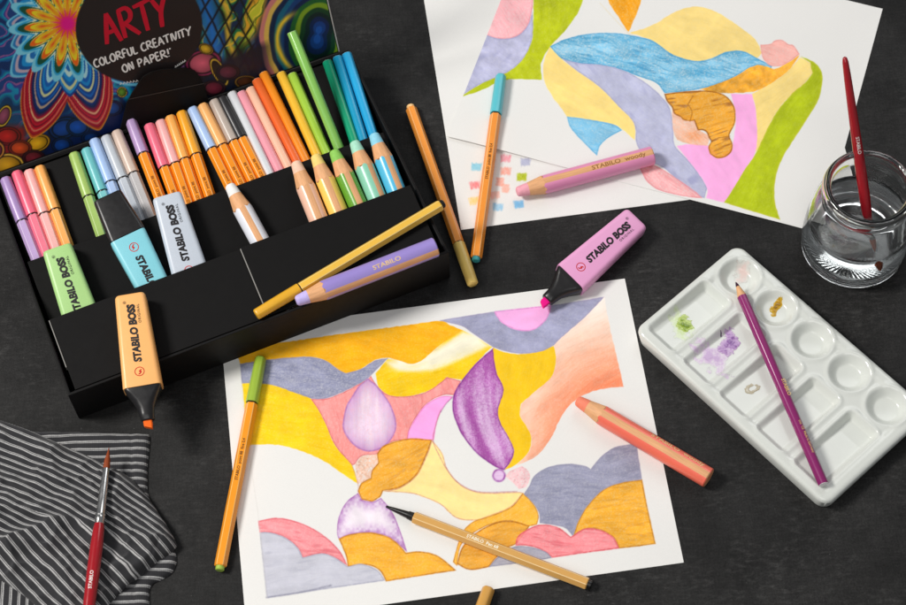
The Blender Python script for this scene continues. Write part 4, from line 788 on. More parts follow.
# ------------------------------------------------------------------ highlighters
def make_marker(label, p0, p1, col, up, nib=None, cap=False, group='chunky highlighters', capcol='#1B1A1B', textoff=0):
    """p0 = closed end of the body, p1 towards the cap"""
    E = empty('highlighter', mtx=frame(p0, local_z(p0, p1), up)); tag(E, label, 'highlighter', group)
    pm = mat('satin_plastic_'+col.strip('#'), col, .38, .02, 60, .5, bump=.05, bscale=400)
    bk = plastic(capcol, .34)
    def rr(w, h, r, z): return rrect(w, h, r, z, 6)
    B = 72.0
    T = 16.2
    loft('body', [rr(17.5, 10.6, 2.5, 0), rr(20.4, 13.6, 3.2, .5), rr(21.6, 14.9, 3.4, 1.6), rr(22.1, 15.4, 3.4, 3.2), rr(24.8, T, 3.4, 36), rr(27.6, T, 3.4, B-1), rr(27.3, T-.3, 3.2, B)], pm, E, 38)
    ib = mat('label_ink_black', '#171316', .45, .03, 300)
    y = T/2
    text_mesh('lettering', 'STABILO BOSS', 7.4, ib, E, (2.1, y-.0, 54.0), (0, 0, -1), (-1, 0, 0), .40, .10, off=.10, fit=45.0)
    text_mesh('small_lettering', 'ORIGINAL', 2.7, ib, E, (5.6, y, 24.5), (0, 0, -1), (-1, 0, 0), .0, off=.10, spacing=1.25)
    text_mesh('small_lettering', '\u00ae', 3.0, ib, E, (-3.4, y, 8.2), (0, 0, -1), (-1, 0, 0), .0, off=.10)
    # round red emblem: ring with a swan-like swoosh
    rd = ink('#C8281E', .45); n = 28; V = []; Fc = []; cx, cz = -.3, 61.3
    for k in range(n):
        a = 2*math.pi*k/n
        for r_ in (3.55, 2.95): V.append((cx+r_*math.cos(a), y+.1, cz+r_*math.sin(a)))
    for k in range(n): Fc.append((2*k, 2*((k+1) % n), 2*((k+1) % n)+1, 2*k+1))
    sw_ = [(-1.3, 1.9), (.2, .8), (-.5, -.3), (.6, -1.4), (1.9, -1.5), (1.0, -.6), (1.5, .5), (.3, 1.9), (-.4, 2.1)]
    b_ = len(V); V += [(cx+p*1.05, y+.1, cz+q*1.05) for p, q in sw_]; Fc.append(tuple(b_+i for i in range(len(sw_))))
    mesh_py('emblem', V, Fc, rd, E)
    if cap:
        loft('cap', [rr(27.5, T-.1, 3.2, B+.15), rr(28.2, T+.6, 3.4, B+.6), rr(26.6, T-.6, 3.4, B+10), rr(22.6, T-3.2, 3.2, B+33), rr(21.4, T-4.2, 3.0, B+34.6), rr(18.5, T-6.4, 2.4, B+35.2)], bk, E, 38)
    else:
        lathe_r = [rr(25.4, T-1.9, 3, B-.3), rr(25.6, T-1.6, 3, B+.6), rr(23.0, T-2.6, 4, B+3.5), rr(17.0, T-4.0, 5, B+9), rr(12.4, 10.4, 5, B+14.5), rr(10.8, 9.2, 4.4, B+19), rr(10.2, 8.4, 4.0, B+23.5), rr(8.4, 6.6, 3, B+24.3)]
        loft('grip', lathe_r, bk, E, 50)
        nm = mat('felt_nib_'+nib.strip('#'), nib, .75, .06, 900, .2, bump=.3)
        loft('nib', [rr(6.2, 4.6, 1.2, B+23.6), rr(6.2, 4.6, 1.2, B+27.2), [(x, yy, z-(.5-x/6.2)*2.6+1.6) for x, yy, z in rr(5.4, 4.0, 1.0, B+29.0)]], nm, E, 40)
    return E
HG = 'chunky highlighters'
p0, p1 = in_shelf((57.5, 249), (79, 310.5), 1, 8.3); make_marker('light green highlighter, leftmost, sunk cap down in the box pocket', p0, p1, '#A8D286', UP1, cap=True)
p0, p1 = in_shelf((167, 196.8), (189.2, 270), 1, 8.3); make_marker('pale grey highlighter sunk cap down beside the aqua one', p0, p1, '#C3CBD6', UP1, cap=True)
# aqua one stands the other way up: its black cap shows
q0, q1 = in_shelf((107.5, 197.0), (151.4, 283.5), 1, 8.6); dq = (q0-q1)/np.linalg.norm(q0-q1)
p1 = q0; p0 = q0-dq*107.2; make_marker('aqua blue highlighter with its black cap pointing up', p0, p1, '#84CEDB', UP1, cap=True)
p0 = panel_pt(130.8, 297.0, 2, 9.0); p1 = panel_pt(143.4, 389, 2, 9.0); make_marker('uncapped apricot orange highlighter lying over the front edge of the box', p0, p1, '#F7B66E', UP2, nib='#F2691E')
p0 = at(635.8, 220.9, 9.5); p1 = at(568.7, 280.9, 8.6); make_marker('uncapped pastel pink highlighter lying on the table between the sheets', p0, p1, '#E9A4D0', (0.10, -0.16, 1), nib='#F0128A')

# ------------------------------------------------------------------ loose pens
p0 = panel_pt(255.8, 314.8, 2, 5.7); p1 = panel_pt(444.3, 202.9, 2, 5.7)
make_pen('mustard yellow felt tip pen lying across the box corner', p0, p1, '#E2A92C', '#EBBB48', L=163, plug='#161412', up=UP2, stripe='#F6DA8E', textcol='none', group='loose pens', name='felt_tip_pen')
make_pen('orange pen with pale yellow cap lying right beside the box', at(473, 284.6, 4.4), at(409.4, 103.7, 4.2), '#F2CE70', '#F59A3C', L=171, plug='#F6C98A', group='loose pens', stripe='#FBBE80', textcol='none')
make_pen('orange pen with turquoise cap lying on the colour test sheet', at(501, 75.5, 6.2), at(475.9, 260.5, 4.6), '#5CC0CC', '#F0922E', L=171, plug='#3FA0A4', group='loose pens', stripe='#FBC586')
make_pen('orange pen with olive green cap lying on the left edge of the near sheet', at(260.8, 357.8, 4.7), at(219.5, 571, 4.6), '#9BB83C', '#F4981C', L=167, plug='#A2BE4C', group='loose pens', stripe='#FBC778')
def gold_pen():
    E = make_pen('uncapped golden ochre fibre pen with black tip lying on the near drawing', at(386, 506.5, 3.4), at(590.7, 585, 4.6), '#141312', '#D6A35A', L=155, plug='#141312', capped=False, group='loose pens', stripe='#F0CF96', textcol='none', nib=True, name='felt_tip_pen')
    for o in E.children:
        if o.name.startswith('barrel'):
            pass
    text_mesh('lettering', 'STABILO  Pen 68', 3.3, ink('#FFF6E0', .4), E, (-1.2, 3.95, 62), (0, 0, 1), (1, 0, 0), .05, off=.06)
    return E
# barrel of an uncapped pen starts right behind its nib holder
_old = make_pen
gp = gold_pen()
for o in gp.children:
    if o.name.split('.')[0] == 'barrel':
        for v in o.data.vertices:
            if v.co.z < 0.05: v.co.z -= 0.0125
# golden cap at the lower border
def gold_cap():
    a = at(489, 588, 4.6); b = at(478, 618, 4.6); E = empty('pen_cap', mtx=frame(a, local_z(a, b))); tag(E, 'golden ochre pen cap lying at the bottom edge below the near sheet', 'pen cap')
    loft('shell', [hexring(3.4, 0, .3), hexring(3.9, .5, .3), hexring(4.1, 1.4, .3), hexring(4.4, 37, .3)], plastic('#CF9A4A'), E, 50)
    lathe('end_disc', [(3.0, .1), (3.0, -.1), (2.4, -.2)], plastic('#E0B26A'), E)
gold_cap()
# purple pencil lying on the palette
pt_, pe_ = at(735.8, 282, 17.5), at(823.6, 484.6, 17.5)
d_ = (pt_-pe_)/np.linalg.norm(pt_-pe_)
make_pencil('sharpened purple pencil lying across the white palette', pt_, pe_, '#8C2468', L=float(np.linalg.norm(pt_-pe_)), r=3.5, endcol='#E8E4E4', tip_first=True, lettering=None, lead='#3A1A30', cone=13)
PP = [o for o in bpy.data.objects if o.get('label', '').startswith('sharpened purple')][0]
gf = mat('gold_foil', '#E0B878', .35, .05, 300, metal=.4)
text_mesh('lettering', 'STABILO', 3.6, gf, PP, (-1.2, 3.5, 84), (0, 0, -1), (-1, 0, 0), .06, off=.06)
text_mesh('small_lettering', 'trio  CE  Made in Germany', 2.4, gf, PP, (-.8, 3.5, 50), (0, 0, -1), (-1, 0, 0), .02, off=.06)

# ================================================================== PALETTE
PC = np.array([232.3, -80.2]); PAX = math.radians(-51.3)
PX = np.array([math.cos(PAX), math.sin(PAX)]); PY = np.array([-PX[1], PX[0]])
PLEN, PWID, PTH = 190.0, 109.0, 14.0
def pal_loc(px, py, z=13.5):
    p = at(px, py, z)[:2]-PC; return float(p@PX), float(p@PY)
def sd_rr(x, y, hx, hy, r):
    qx = np.abs(x)-hx+r; qy = np.abs(y)-hy+r
    return np.minimum(np.maximum(qx, qy), 0)+np.hypot(np.maximum(qx, 0), np.maximum(qy, 0))-r
circs = [pal_loc(*c) for c in ((741.5, 275), (776, 308), (811, 340.5), (849, 373), (887, 406))]
cyy = float(np.mean([c[1] for c in circs])); cx0, cx1 = circs[0][0], circs[-1][0]; step = (cx1-cx0)/4
circs = [(cx0+i*step, cyy) for i in range(5)]
w1 = [pal_loc(*c) for c in ((647, 328), (706, 281.5), (730, 302), (673.5, 352))]
ry0 = float(np.mean([w1[0][1], w1[3][1]])); ry1 = float(np.mean([w1[1][1], w1[2][1]])); rx0 = float(np.mean([w1[0][0], w1[1][0]])); rx1 = float(np.mean([w1[2][0], w1[3][0]]))
print('PAL', circs, rx0, rx1, ry0, ry1, step)
rects = [(rx0+(rx1-rx0)/2+i*step, (ry0+ry1)/2) for i in range(5)]
RHX, RHY = (rx1-rx0)/2+.8, (ry1-ry0)/2+.5
def sst(a, b, x): t = np.clip((x-a)/(b-a), 0, 1); return t*t*(3-2*t)
def pal_h(x, y):
    z = np.full(np.shape(x), PTH)
    d = sd_rr(x, y, PLEN/2, PWID/2, 9)
    e = np.clip((d+4.0)/4.0, 0, 1); z = z-3.2*(1-np.sqrt(np.clip(1-e*e, 0, 1)))
    z = z-1.2*sst(-7, -12, d)
    for cx, cy in circs:
        r = np.hypot(x-cx, y-cy); R = 15.2
        z = z-5.4*(1-sst(8.5, R, r))-.5*(1-np.clip(r/10, 0, 1)**2)
        z = z+.7*np.exp(-((r-R-.9)/1.8)**2)
    for cx, cy in rects:
        sd = sd_rr(x-cx, y-cy, RHX, RHY, 4.5)
        inn = sst(0.6, -3.8, sd); fl = 2.2+4.2*np.clip((y-cy+RHY)/(1.5*RHY), 0, 1)
        z = z-fl*inn+.7*np.exp(-((sd-1.2)/1.7)**2)
    return z
def make_palette():
    nx, ny = 270, 160
    gx, gy = np.meshgrid(np.linspace(-PLEN/2, PLEN/2, nx), np.linspace(-PWID/2, PWID/2, ny))
    # pull the grid corners onto the rounded outline
    d = sd_rr(gx, gy, PLEN/2, PWID/2, 9)
    ox = np.sign(gx)*(PLEN/2-9); oy = np.sign(gy)*(PWID/2-9); vx, vy = gx-ox, gy-oy; L = np.hypot(vx, vy)+1e-9
    out = d > 0; gx = np.where(out, ox+vx/L*9, gx); gy = np.where(out, oy+vy/L*9, gy)
    Z = pal_h(gx, gy)
    m = mat('glazed_white_porcelain', '#D7DAD4', .17, .015, 40, .5, coat=.25, bump=.03, bscale=120)
    def sk(S): return np.column_stack([S[:, 0]*.985, S[:, 1]*.975, np.full(len(S), .5)])
    Mx = Matrix.Translation((PC[0]*MM, PC[1]*MM, 0)) @ Matrix.Rotation(PAX, 4, 'Z')
    E = empty('paint_palette', mtx=Mx); tag(E, 'white porcelain palette with round and square wells holding dried paint', 'palette')
    heightfield('tray', np.stack([gx, gy, Z], -1), m, E, sk, None, 60)
    def smear(px, py, rx, ry, a, stops, seed, thick=.35, rough=.12, amp=1.0, hollow=0.0):
        """a puddle of dried paint: thin wash at its ragged border, thick wet ridge inside; stops = colours from wash to pigment"""
        cx, cy = pal_loc(px, py, 8.0); R = max(rx, ry)*1.5; n = int(2*R/.28)
        gx, gy = np.meshgrid(np.linspace(-R, R, n), np.linspace(-R, R, n)); ca, sa = math.cos(a), math.sin(a)
        # local axes follow the picture's horizontal
        th = -PAX; wx_ = gx*math.cos(th)+gy*math.sin(th)*-1; wy_ = gx*math.sin(th)+gy*math.cos(th)
        lx = wx_*ca+wy_*sa; ly = -wx_*sa+wy_*ca
        r = np.hypot(lx/rx, ly/ry); nz = fbm(gx*.22+seed*3.1, gy*.22+seed*1.7, seed, 4); nz2 = fbm(gx*.9+seed, gy*.9, seed+5, 3)
        mk = 1-r+(nz-.5)*1.7*amp+(nz2-.5)*.22
        mk = np.minimum(mk, (1.45-r)*3)
        if hollow: mk = np.minimum(mk, (np.abs(r-.62+(nz-.5)*.6)*-1+.26)*3.2)
        X, Y = cx+gx, cy+gy; k = np.clip(mk, 0, 1)
        Z = pal_h(X, Y)+.05+thick*(.25*np.clip(mk*6, 0, 1)+.75*k*k)*(.7+.6*nz2)
        A = np.array([hexc(c) for c in stops]); t = np.clip(mk*1.25+(nz2-.5)*.5, 0, .999)*(len(A)-1); i0 = np.floor(t).astype(int); f = (t-i0)[..., None]
        C = A[i0]*(1-f)+A[np.minimum(i0+1, len(A)-1)]*f
        e = np.exp(-((mk-.06)/.07)**2)[..., None]*.35; C = C*(1-e)+A[min(1, len(A)-1)]*.82*e
        idx = -np.ones(mk.size, int); ok = (mk > 0); cell = ok[:-1, :-1] & ok[1:, :-1] & ok[:-1, 1:] & ok[1:, 1:]
        use = np.zeros(mk.shape, bool); use[:-1, :-1] |= cell; use[1:, :-1] |= cell; use[:-1, 1:] |= cell; use[1:, 1:] |= cell
        ids = np.where(use.ravel())[0]
        if len(ids) < 4: return
        idx[ids] = np.arange(len(ids)); I = idx.reshape(mk.shape); q = np.argwhere(cell)
        Fc = [(int(I[y, x]), int(I[y, x+1]), int(I[y+1, x+1]), int(I[y+1, x])) for y, x in q]
        me = bpy.data.meshes.new('paint_smear'); me.from_pydata([tuple(p) for p in (np.stack([X, Y, Z], -1).reshape(-1, 3)[ids]*MM).tolist()], [], Fc); me.update()
        ca_ = me.color_attributes.new('Col', 'FLOAT_COLOR', 'POINT'); cc = nlin(np.clip(C.reshape(-1, 3)[ids], 0, 1)); ca_.data.foreach_set('color', np.concatenate([cc, np.ones((len(ids), 1))], 1).astype(np.float32).ravel())
        link('paint_smear', me, PAINT, E, 180)
    PAINT = attr_mat('dried_paint', .16, .15, 700, .5, .3)
    W_ = '#D6DAD3'
    smear(680, 328, 13, 8.5, .3, [W_, '#D3DDBE', '#C6D79E'], 3, .12); smear(685, 325, 6.8, 6.6, 1.0, ['#C6D49A', '#AFC45C', '#96AE42', '#748E2C'], 4, .6)
    smear(712, 359, 17, 9, .9, [W_, '#D6CAD8', '#CDB6D2', '#C0A2CA'], 6, .16); smear(729, 342, 11, 6.2, -.35, ['#D2C0D8', '#BC9CC6', '#A980B8', '#8A62A0'], 7, .6); smear(721, 335, 2.2, 1.1, .2, ['#5A4468', '#3A2A48'], 9, .4)
    smear(775, 307, 8.2, 3.9, -.45, ['#D0B85E', '#C79A1C', '#B08412', '#8A6510'], 10, .5); smear(741, 273, 8, 6, .2, [W_, '#DBD2CC', '#DFC9C2'], 12, .10)
    smear(752, 389, 8.0, 4.6, -.85, ['#BDB49C', '#A79C80', '#CFCBBE'], 13, .3, hollow=1)
make_palette()

# ================================================================== JAR, WATER AND BRUSHES
GC = at(852, 246, 0)
def make_jar():
    E = empty('glass_jar', loc=(GC[0], GC[1], 0.05)); tag(E, 'clear glass jar of water with a red brush standing in it', 'jar')
    g = bpy.data.materials.new('clear_glass'); g.use_nodes = True; b = g.node_tree.nodes['Principled BSDF']
    b.inputs['Base Color'].default_value = (.985, .995, .99, 1); b.inputs['Roughness'].default_value = 0.0; b.inputs['Transmission Weight'].default_value = 1.0; b.inputs['IOR'].default_value = 1.48
    nt = g.node_tree; nz = nt.nodes.new('ShaderNodeTexNoise'); nz.inputs['Scale'].default_value = 60; nz.inputs['Detail'].default_value = 2; tc = nt.nodes.new('ShaderNodeTexCoord'); nt.links.new(tc.outputs['Object'], nz.inputs[0])
    bp = nt.nodes.new('ShaderNodeBump'); bp.inputs['Strength'].default_value = .12; bp.inputs['Distance'].default_value = .001; nt.links.new(nz.outputs['Fac'], bp.inputs['Height']); nt.links.new(bp.outputs[0], b.inputs['Normal'])
    outer = [(30, .4), (34, 0), (36.8, 1.0), (38.6, 4), (39.4, 9), (39.4, 22), (38.8, 36), (37.6, 50), (35.2, 60), (32.4, 66), (31.2, 69), (31.4, 71), (32.8, 73), (33.4, 76), (33.2, 79.5), (32.0, 82.5), (30.2, 84)]
    inner = [(28.4, 83.6), (27.2, 81.5), (26.6, 78), (26.8, 73), (28.4, 69), (30.2, 66), (33.0, 60), (35.5, 50), (36.8, 36), (37.4, 22), (37.2, 11), (35.4, 7), (31.5, 5.4), (14, 5.0)]
    gl = lathe('glass', outer+inner, g, E, 192, 180, cap0=False)
    # underside of the base: slightly hollow, with a moulded ring of small teeth standing on air
    base = [(30, .4), (28.6, 1.6), (27.2, 2.0), (25.2, 2.0), (23.6, 2.0), (22.0, 2.0), (20.4, 2.0), (18.6, 2.0), (12, 2.1), (4, 2.2)]
    rings = []
    for j, (r_, z_) in enumerate(base):
        c = circ(r_, z_, 192)
        if 5 <= j <= 7: c = [(x, y, z+(.22 if ((k//2+j//2) % 2) else -.10)) for k, (x, y, z) in enumerate(c)]
        rings.append(c)
    bs = loft('base_underside', [list(reversed(c)) for c in rings], g, None, 180, cap0=False)
    bm = bmesh.new(); bm.from_mesh(gl.data); bm.from_mesh(bs.data); bpy.data.objects.remove(bs)
    bmesh.ops.remove_doubles(bm, verts=bm.verts[:], dist=2e-6); bmesh.ops.recalc_face_normals(bm, faces=bm.faces[:])
    bm.to_mesh(gl.data); bm.free(); gl.data.polygons.foreach_set('use_smooth', [True]*len(gl.data.polygons))
    wm = bpy.data.materials.new('clear_water'); wm.use_nodes = True; b = wm.node_tree.nodes['Principled BSDF']
    b.inputs['Base Color'].default_value = (.99, .995, .995, 1); b.inputs['Roughness'].default_value = 0.0; b.inputs['Transmission Weight'].default_value = 1.0; b.inputs['IOR'].default_value = 1.33
    nt = wm.node_tree; nz = nt.nodes.new('ShaderNodeTexNoise'); nz.inputs['Scale'].default_value = 40; bp = nt.nodes.new('ShaderNodeBump'); bp.inputs['Strength'].default_value = .05; bp.inputs['Distance'].default_value = .001; nt.links.new(nz.outputs['Fac'], bp.inputs['Height']); nt.links.new(bp.outputs[0], b.inputs['Normal'])
    lathe('water', [(14, 4.9), (31.6, 5.3), (35.5, 6.9), (37.3, 10.9), (37.52, 22), (36.92, 36), (36.5, 41.4), (35.4, 41.0), (33, 40.8), (6, 40.8)], wm, E, 96, 180)
make_jar()
RED = mat('red_lacquer', '#9E0C1A', .22, .05, 60, .5, coat=.5)
BRISTLE = mat('brown_bristle', '#8A3E1A', .6, .25, 900, .3, bump=.5, bscale=900, stretch=(1, 1, .05))
FERR = mat('ferrule_metal', '#C9C8C6', .22, .05, 90, .5, metal=1.0)
def make_brush(label, tip, end, prof, fer, bris, text, tpos, tsize, L, up=(0, 0, 1), tx=(-1.4, 0)):
    """tip = bristle tip; profiles measured along the brush from there"""
    E = empty('paint_brush', mtx=frame(tip, local_z(tip, end), up)); tag(E, label, 'paint brush')
    lathe('bristles', bris, BRISTLE, E, 20, 60); f = lathe('ferrule', fer, FERR, E, 28, 30)
    lathe('handle', prof, RED, E, 28, 60)
    if text:
        rf = lambda z: float(np.interp(z, [p[1] for p in prof], [p[0] for p in prof]))
        text_mesh('lettering', text, tsize, ink('#F4E8E4', .4), E, (tx[0], 4, tpos), (0, 0, tx[1] or 1), (tx[1] or 1, 0, 0), .05, off=.10, wrap=rf)
    return E
bt = at(109, 447.5, 18.5); be = at(88, 612, 19)
be2 = at(87.2, 620, 20); LB = 190.0
make_brush('red handled brush with silver ferrule lying on the striped cloth', bt, be2, [(3.0, 57), (3.9, 62), (4.5, 75), (4.6, 95), (4.0, 130), (2.6, 180), (1.6, 188)],
           [(2.35, 16.5), (2.5, 17), (3.0, 40), (3.3, 51), (3.65, 52), (3.3, 53), (3.7, 54.5), (3.35, 56), (3.3, 60)], [(.12, 0), (.9, 4), (2.1, 10), (2.45, 15), (2.3, 18)], 'STABILO', 108, 3.4, LB, tx=(1.2, -1))
def jar_brush():
    bot = np.array([*at(873.5, 259, 8)[:2], 8.0]); rim = at(857.6, 147.5, 86.5)
    d = (rim-bot)/np.linalg.norm(rim-bot)
    s = np.linspace(80, 260, 400); ys = np.array([to_px(bot+d*k)[1] for k in s]); L = float(s[np.argmin(np.abs(ys-57))])
    print('BRUSH', bot, rim, L, [to_px(bot+d*k) for k in (0, 40, L)])
    make_brush('red brush standing in the water jar', bot, bot+d*L, [(2.6, 30), (3.6, 38), (4.2, 52), (4.1, 75), (3.5, 110), (2.6, L-14), (2.2, L-4), (1.6, L-.8), (.7, L)],
               [(2.2, 15), (2.4, 16), (2.7, 31), (2.6, 33)], [(.3, 0), (1.5, 4), (2.2, 9), (2.3, 16)], 'STABILO', 104, 3.6, L, up=(.1, -.6, .8), tx=(1.5, -1))
jar_brush()

# ================================================================== STRIPED CLOTH
def make_cloth():
    m = bpy.data.materials.new('striped_cotton'); m.use_nodes = True; nt = m.node_tree; N = nt.nodes; Lk = nt.links; b = N['Principled BSDF']
    uv = N.new('ShaderNodeUVMap'); uv.uv_map = 'weave'; sp = N.new('ShaderNodeSeparateXYZ'); Lk.new(uv.outputs[0], sp.inputs[0])
    def math_(op, a, c=None, v=None):
        x = N.new('ShaderNodeMath'); x.operation = op
        Lk.new(a, x.inputs[0])
        if c is not None: Lk.new(c, x.inputs[1])
        if v is not None: x.inputs[1].default_value = v
        return x.outputs[0]
    t = math_('FRACT', sp.outputs[1])
    def bandm(lo, hi):
        
        def st(e0, e1):
            r_ = N.new('ShaderNodeMapRange'); r_.interpolation_type = 'SMOOTHSTEP'; r_.inputs[1].default_value = e0; r_.inputs[2].default_value = e1; Lk.new(t, r_.inputs[0]); return r_.outputs[0]
        a = st(lo-.03, lo+.03); c = st(hi+.03, hi-.03); return math_('MULTIPLY', a, c)
    white = math_('ADD', bandm(.08, .16), bandm(.24, .40))
    thr = math_('SINE', math_('MULTIPLY', sp.outputs[0], v=55.0)); thr2 = math_('SINE', math_('MULTIPLY', sp.outputs[1], v=75.0))
    wv = math_('ADD', math_('MULTIPLY', thr, v=.5), math_('MULTIPLY', thr2, v=.5))
    mx = N.new('ShaderNodeMix'); mx.data_type = 'RGBA'; mx.inputs[6].default_value = (.032, .032, .035, 1); mx.inputs[7].default_value = (.52, .515, .51, 1)
    nz = N.new('ShaderNodeTexNoise'); nz.inputs['Scale'].default_value = 600; nz.inputs['Detail'].default_value = 3; tc = N.new('ShaderNodeTexCoord'); Lk.new(tc.outputs['Object'], nz.inputs[0])
    f = math_('MULTIPLY', white, math_('ADD', math_('MULTIPLY', nz.outputs['Fac'], v=.7), v=.45)); Lk.new(f, mx.inputs[0])
    hs = N.new('ShaderNodeHueSaturation'); mr = N.new('ShaderNodeMapRange'); mr.inputs[1].default_value = -1; mr.inputs[3].default_value = .8; mr.inputs[4].default_value = 1.2; Lk.new(wv, mr.inputs[0]); Lk.new(mr.outputs[0], hs.inputs['Value']); Lk.new(mx.outputs[2], hs.inputs['Color'])
    Lk.new(hs.outputs[0], b.inputs['Base Color']); b.inputs['Roughness'].default_value = .95; b.inputs['Specular IOR Level'].default_value = .12
    b.inputs['Sheen Weight'].default_value = .15
    bp = N.new('ShaderNodeBump'); bp.inputs['Strength'].default_value = .35; bp.inputs['Distance'].default_value = .0004
    ad = N.new('ShaderNodeMath'); ad.operation = 'ADD'; Lk.new(wv, ad.inputs[0]); Lk.new(nz.outputs['Fac'], ad.inputs[1]); Lk.new(ad.outputs[0], bp.inputs['Height']); Lk.new(bp.outputs[0], b.inputs['Normal'])
    V = []; Fc = []; UV = []
    def layer(outline, zfn, sfn, res=2.0, th=1.2):
        """one layer: pixels outline -> mm polygon; a grid clipped to it (border vertices snapped), thickness skirt"""
        Q = smooth_poly(outline, 6); Q = np.array([at(x, y, 2)[:2] for x, y in Q])
        x0_, y0_ = Q.min(0)-4; x1_, y1_ = Q.max(0)+4
        gx, gy = np.meshgrid(np.arange(x0_, x1_, res), np.arange(y0_, y1_, res)); sd = sdf_poly(gx, gy, Q)
        # every cell with a corner inside is kept; corners outside are snapped onto the outline
        ins = sd > 0; cell = ins[:-1, :-1] | ins[1:, :-1] | ins[:-1, 1:] | ins[1:, 1:]
        keep = np.zeros(gx.shape, bool)
        keep[:-1, :-1] |= cell; keep[1:, :-1] |= cell; keep[:-1, 1:] |= cell; keep[1:, 1:] |= cell
        P = np.stack([gx, gy], -1).reshape(-1, 2); s = sd.reshape(-1)
        A, Bv = Q, np.roll(Q, -1, 0); E_ = Bv-A; L2 = (E_**2).sum(1)+1e-9
        for i in np.where((s < 0) & keep.reshape(-1))[0]:
            w_ = P[i]-A; tt = np.clip((w_*E_).sum(1)/L2, 0, 1); C_ = A+E_*tt[:, None]; k = np.argmin(((P[i]-C_)**2).sum(1)); P[i] = C_[k]; s[i] = 0
        ny, nx = gx.shape; idx = -np.ones(ny*nx, int); base = len(V); kr = keep.reshape(-1)
        ids = np.where(kr)[0]; idx[ids] = base+np.arange(len(ids))
        X, Y = P[ids, 0], P[ids, 1]; px, py = to_px(np.stack([X, Y, np.full(len(X), 4.0)], -1))
        z = zfn(px, py, X, Y, np.maximum(s[ids], 0)); st = sfn(px, py, X, Y)
        V.extend(np.stack([X, Y, z], -1).tolist()); UV.extend(np.stack(st, -1).tolist())
        I = idx.reshape(ny, nx)
        for j in range(ny-1):
            for i in range(nx-1):
                q = (I[j, i], I[j, i+1], I[j+1, i+1], I[j+1, i])
                if cell[j, i]: Fc.append(q)
    roundz = lambda s, h: h*np.sqrt(np.clip(1-(1-np.clip(s/(h*1.3), 0, 1))**2, 0, 1))
    # lower layer: strip with stripes nearly level, hem at its right end
    def z1(px, py, X, Y, s): return .5+roundz(s, 3.0)+2.2*fbm(px*.05, py*.07, 4)*np.clip(s/4, 0, 1)-.7*np.exp(-((px-131-.02*(py-432))/1.6)**2)+.6*np.exp(-((px-137)/4)**2)
    def s1(px, py, X, Y): 
        t_ = math.radians(4.0); v = Y*math.cos(t_)+X*math.sin(t_)*.6; v = np.where((px < 60) & (py > 560), X, v); return (np.where((px < 60) & (py > 560), Y, X)/10, (v+1.2*vnoise(px*.04, py*.04, 2))/5.8)
    layer([(30, 431), (70, 431.5), (110, 432.5), (147.5, 433.5), (149.5, 436), (149, 448), (147.5, 462), (147, 480), (150, 500), (172, 546), (175.5, 553), (176, 563), (171, 573), (162, 579), (153, 583), (149, 590), (149, 604), (148, 640), (-40, 640), (-40, 560), (30, 540), (30, 480)], z1, s1, 1.5)
    # upper layer: one piece of cloth; the stripes steepen below a raised crease
    kx = np.array([-80., -40, 0, 35, 62, 72, 84, 100, 130, 190]); ky = np.array([583., 566, 549, 534, 523, 522.5, 525, 531, 540, 545])
    yc = lambda x: np.interp(x, kx, ky)
    top = lambda x, y: y-.36*x-.0011*x*np.abs(x)
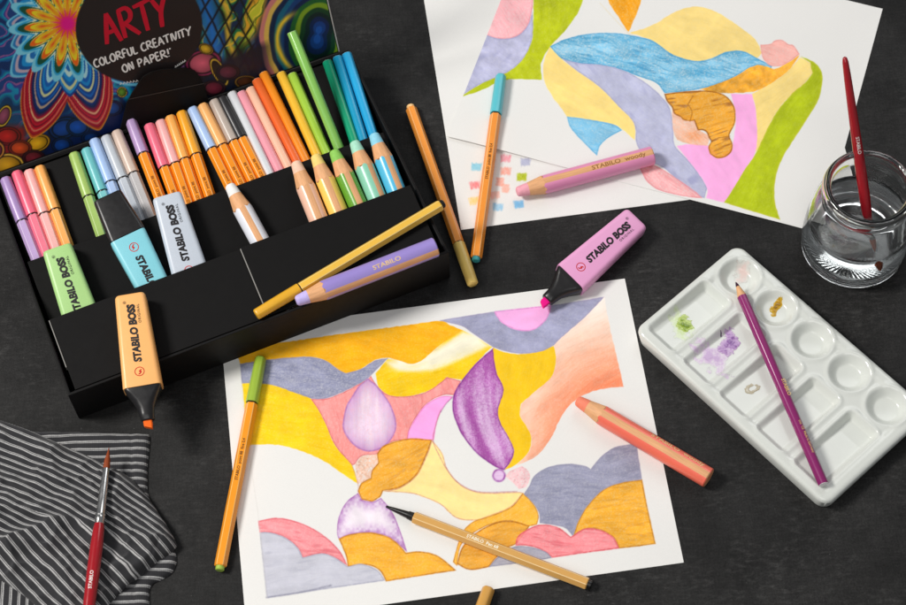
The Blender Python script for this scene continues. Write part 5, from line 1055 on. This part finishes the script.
    def z2(px, py, X, Y, s):
        d = py-yc(px)
        z = 3.6+roundz(s, 3.6)+2.2*fbm(px*.018, py*.018, 6)
        lf = np.clip((88-px)/26, 0, 1)
        z += lf*(7.0*np.exp(-np.abs(d)/7)*(d <= 0)+7.0*np.exp(-(d/16)**2)*(d > 0))
        z += lf*(2.6*np.exp(-((d+20)/6)**2)+1.4*np.exp(-((d+40)/8)**2))
        z += 3.2*np.exp(-((px-.35*(py-565)-88)/7)**2)*np.clip((py-535)/20, 0, 1)
        z += 2.4*np.exp(-((px-.8*(py-575)-120)/7)**2)*np.clip((py-540)/20, 0, 1)-1.6*np.exp(-((px-.6*(py-575)-103)/6)**2)*np.clip((py-540)/20, 0, 1)
        z += 1.3*np.sin((px*.5+py*.3)*.19)*np.clip((px-75)/40, 0, 1)
        rg = 1-np.abs(2*fbm((px*.9+py*.35)*.022+3, (py-.4*px)*.035, 91)-1); z += 5.0*(rg**5)*np.clip(s/6, 0, 1)
        rg = 1-np.abs(2*fbm((px*.5-py*.6)*.03+9, (py+.6*px)*.018, 93)-1); z += 3.0*(rg**6)*np.clip(s/6, 0, 1)
        z += 1.2*fbm(px*.09, py*.09, 95)*np.clip(s/5, 0, 1)
        z -= 1.0*np.exp(-((px-.0*py-161+.55*(py-545))/1.5)**2)*np.clip((py-535)/4, 0, 1)
        return z
    def s2(px, py, X, Y):
        m2 = 1.02
        xc = px.copy()
        for _ in range(40): xc = .5*xc+.5*(px-(py-yc(xc))/m2)
        d = py-yc(px); k = np.clip(d/3, 0, 1)
        s_ = np.where(d > 0, top(xc, yc(xc)), top(px, py))
        w_ = 2.2*vnoise(px*.035, py*.035, 12)+1.0*vnoise(px*.09, py*.09, 15)
        return ((px*.8+py*.6)/10, (s_+w_)/7.5)
    layer([(-40, 412), (0, 422), (34, 434), (68, 449), (102, 464), (129, 478.5), (146, 495), (160, 516), (171, 533), (178, 547), (170, 556), (159, 563), (147, 574), (136, 583), (112, 605), (95, 640), (60, 640), (34, 605), (0, 581), (-40, 558)], z2, s2, 1.0)
    me = bpy.data.meshes.new('striped_cloth'); me.from_pydata([tuple(c*MM for c in v) for v in V], [], [tuple(int(x) for x in f) for f in Fc]); me.update()
    ul = me.uv_layers.new(name='weave'); UVa = np.array(UV, np.float32); li = np.zeros(len(me.loops), np.int32); me.loops.foreach_get('vertex_index', li); ul.data.foreach_set('uv', UVa[li].ravel())
    o = link('striped_cloth', me, m, None, 180); tag(o, 'folded charcoal cotton cloth with white double stripes under the red brush', 'cloth')
make_cloth()
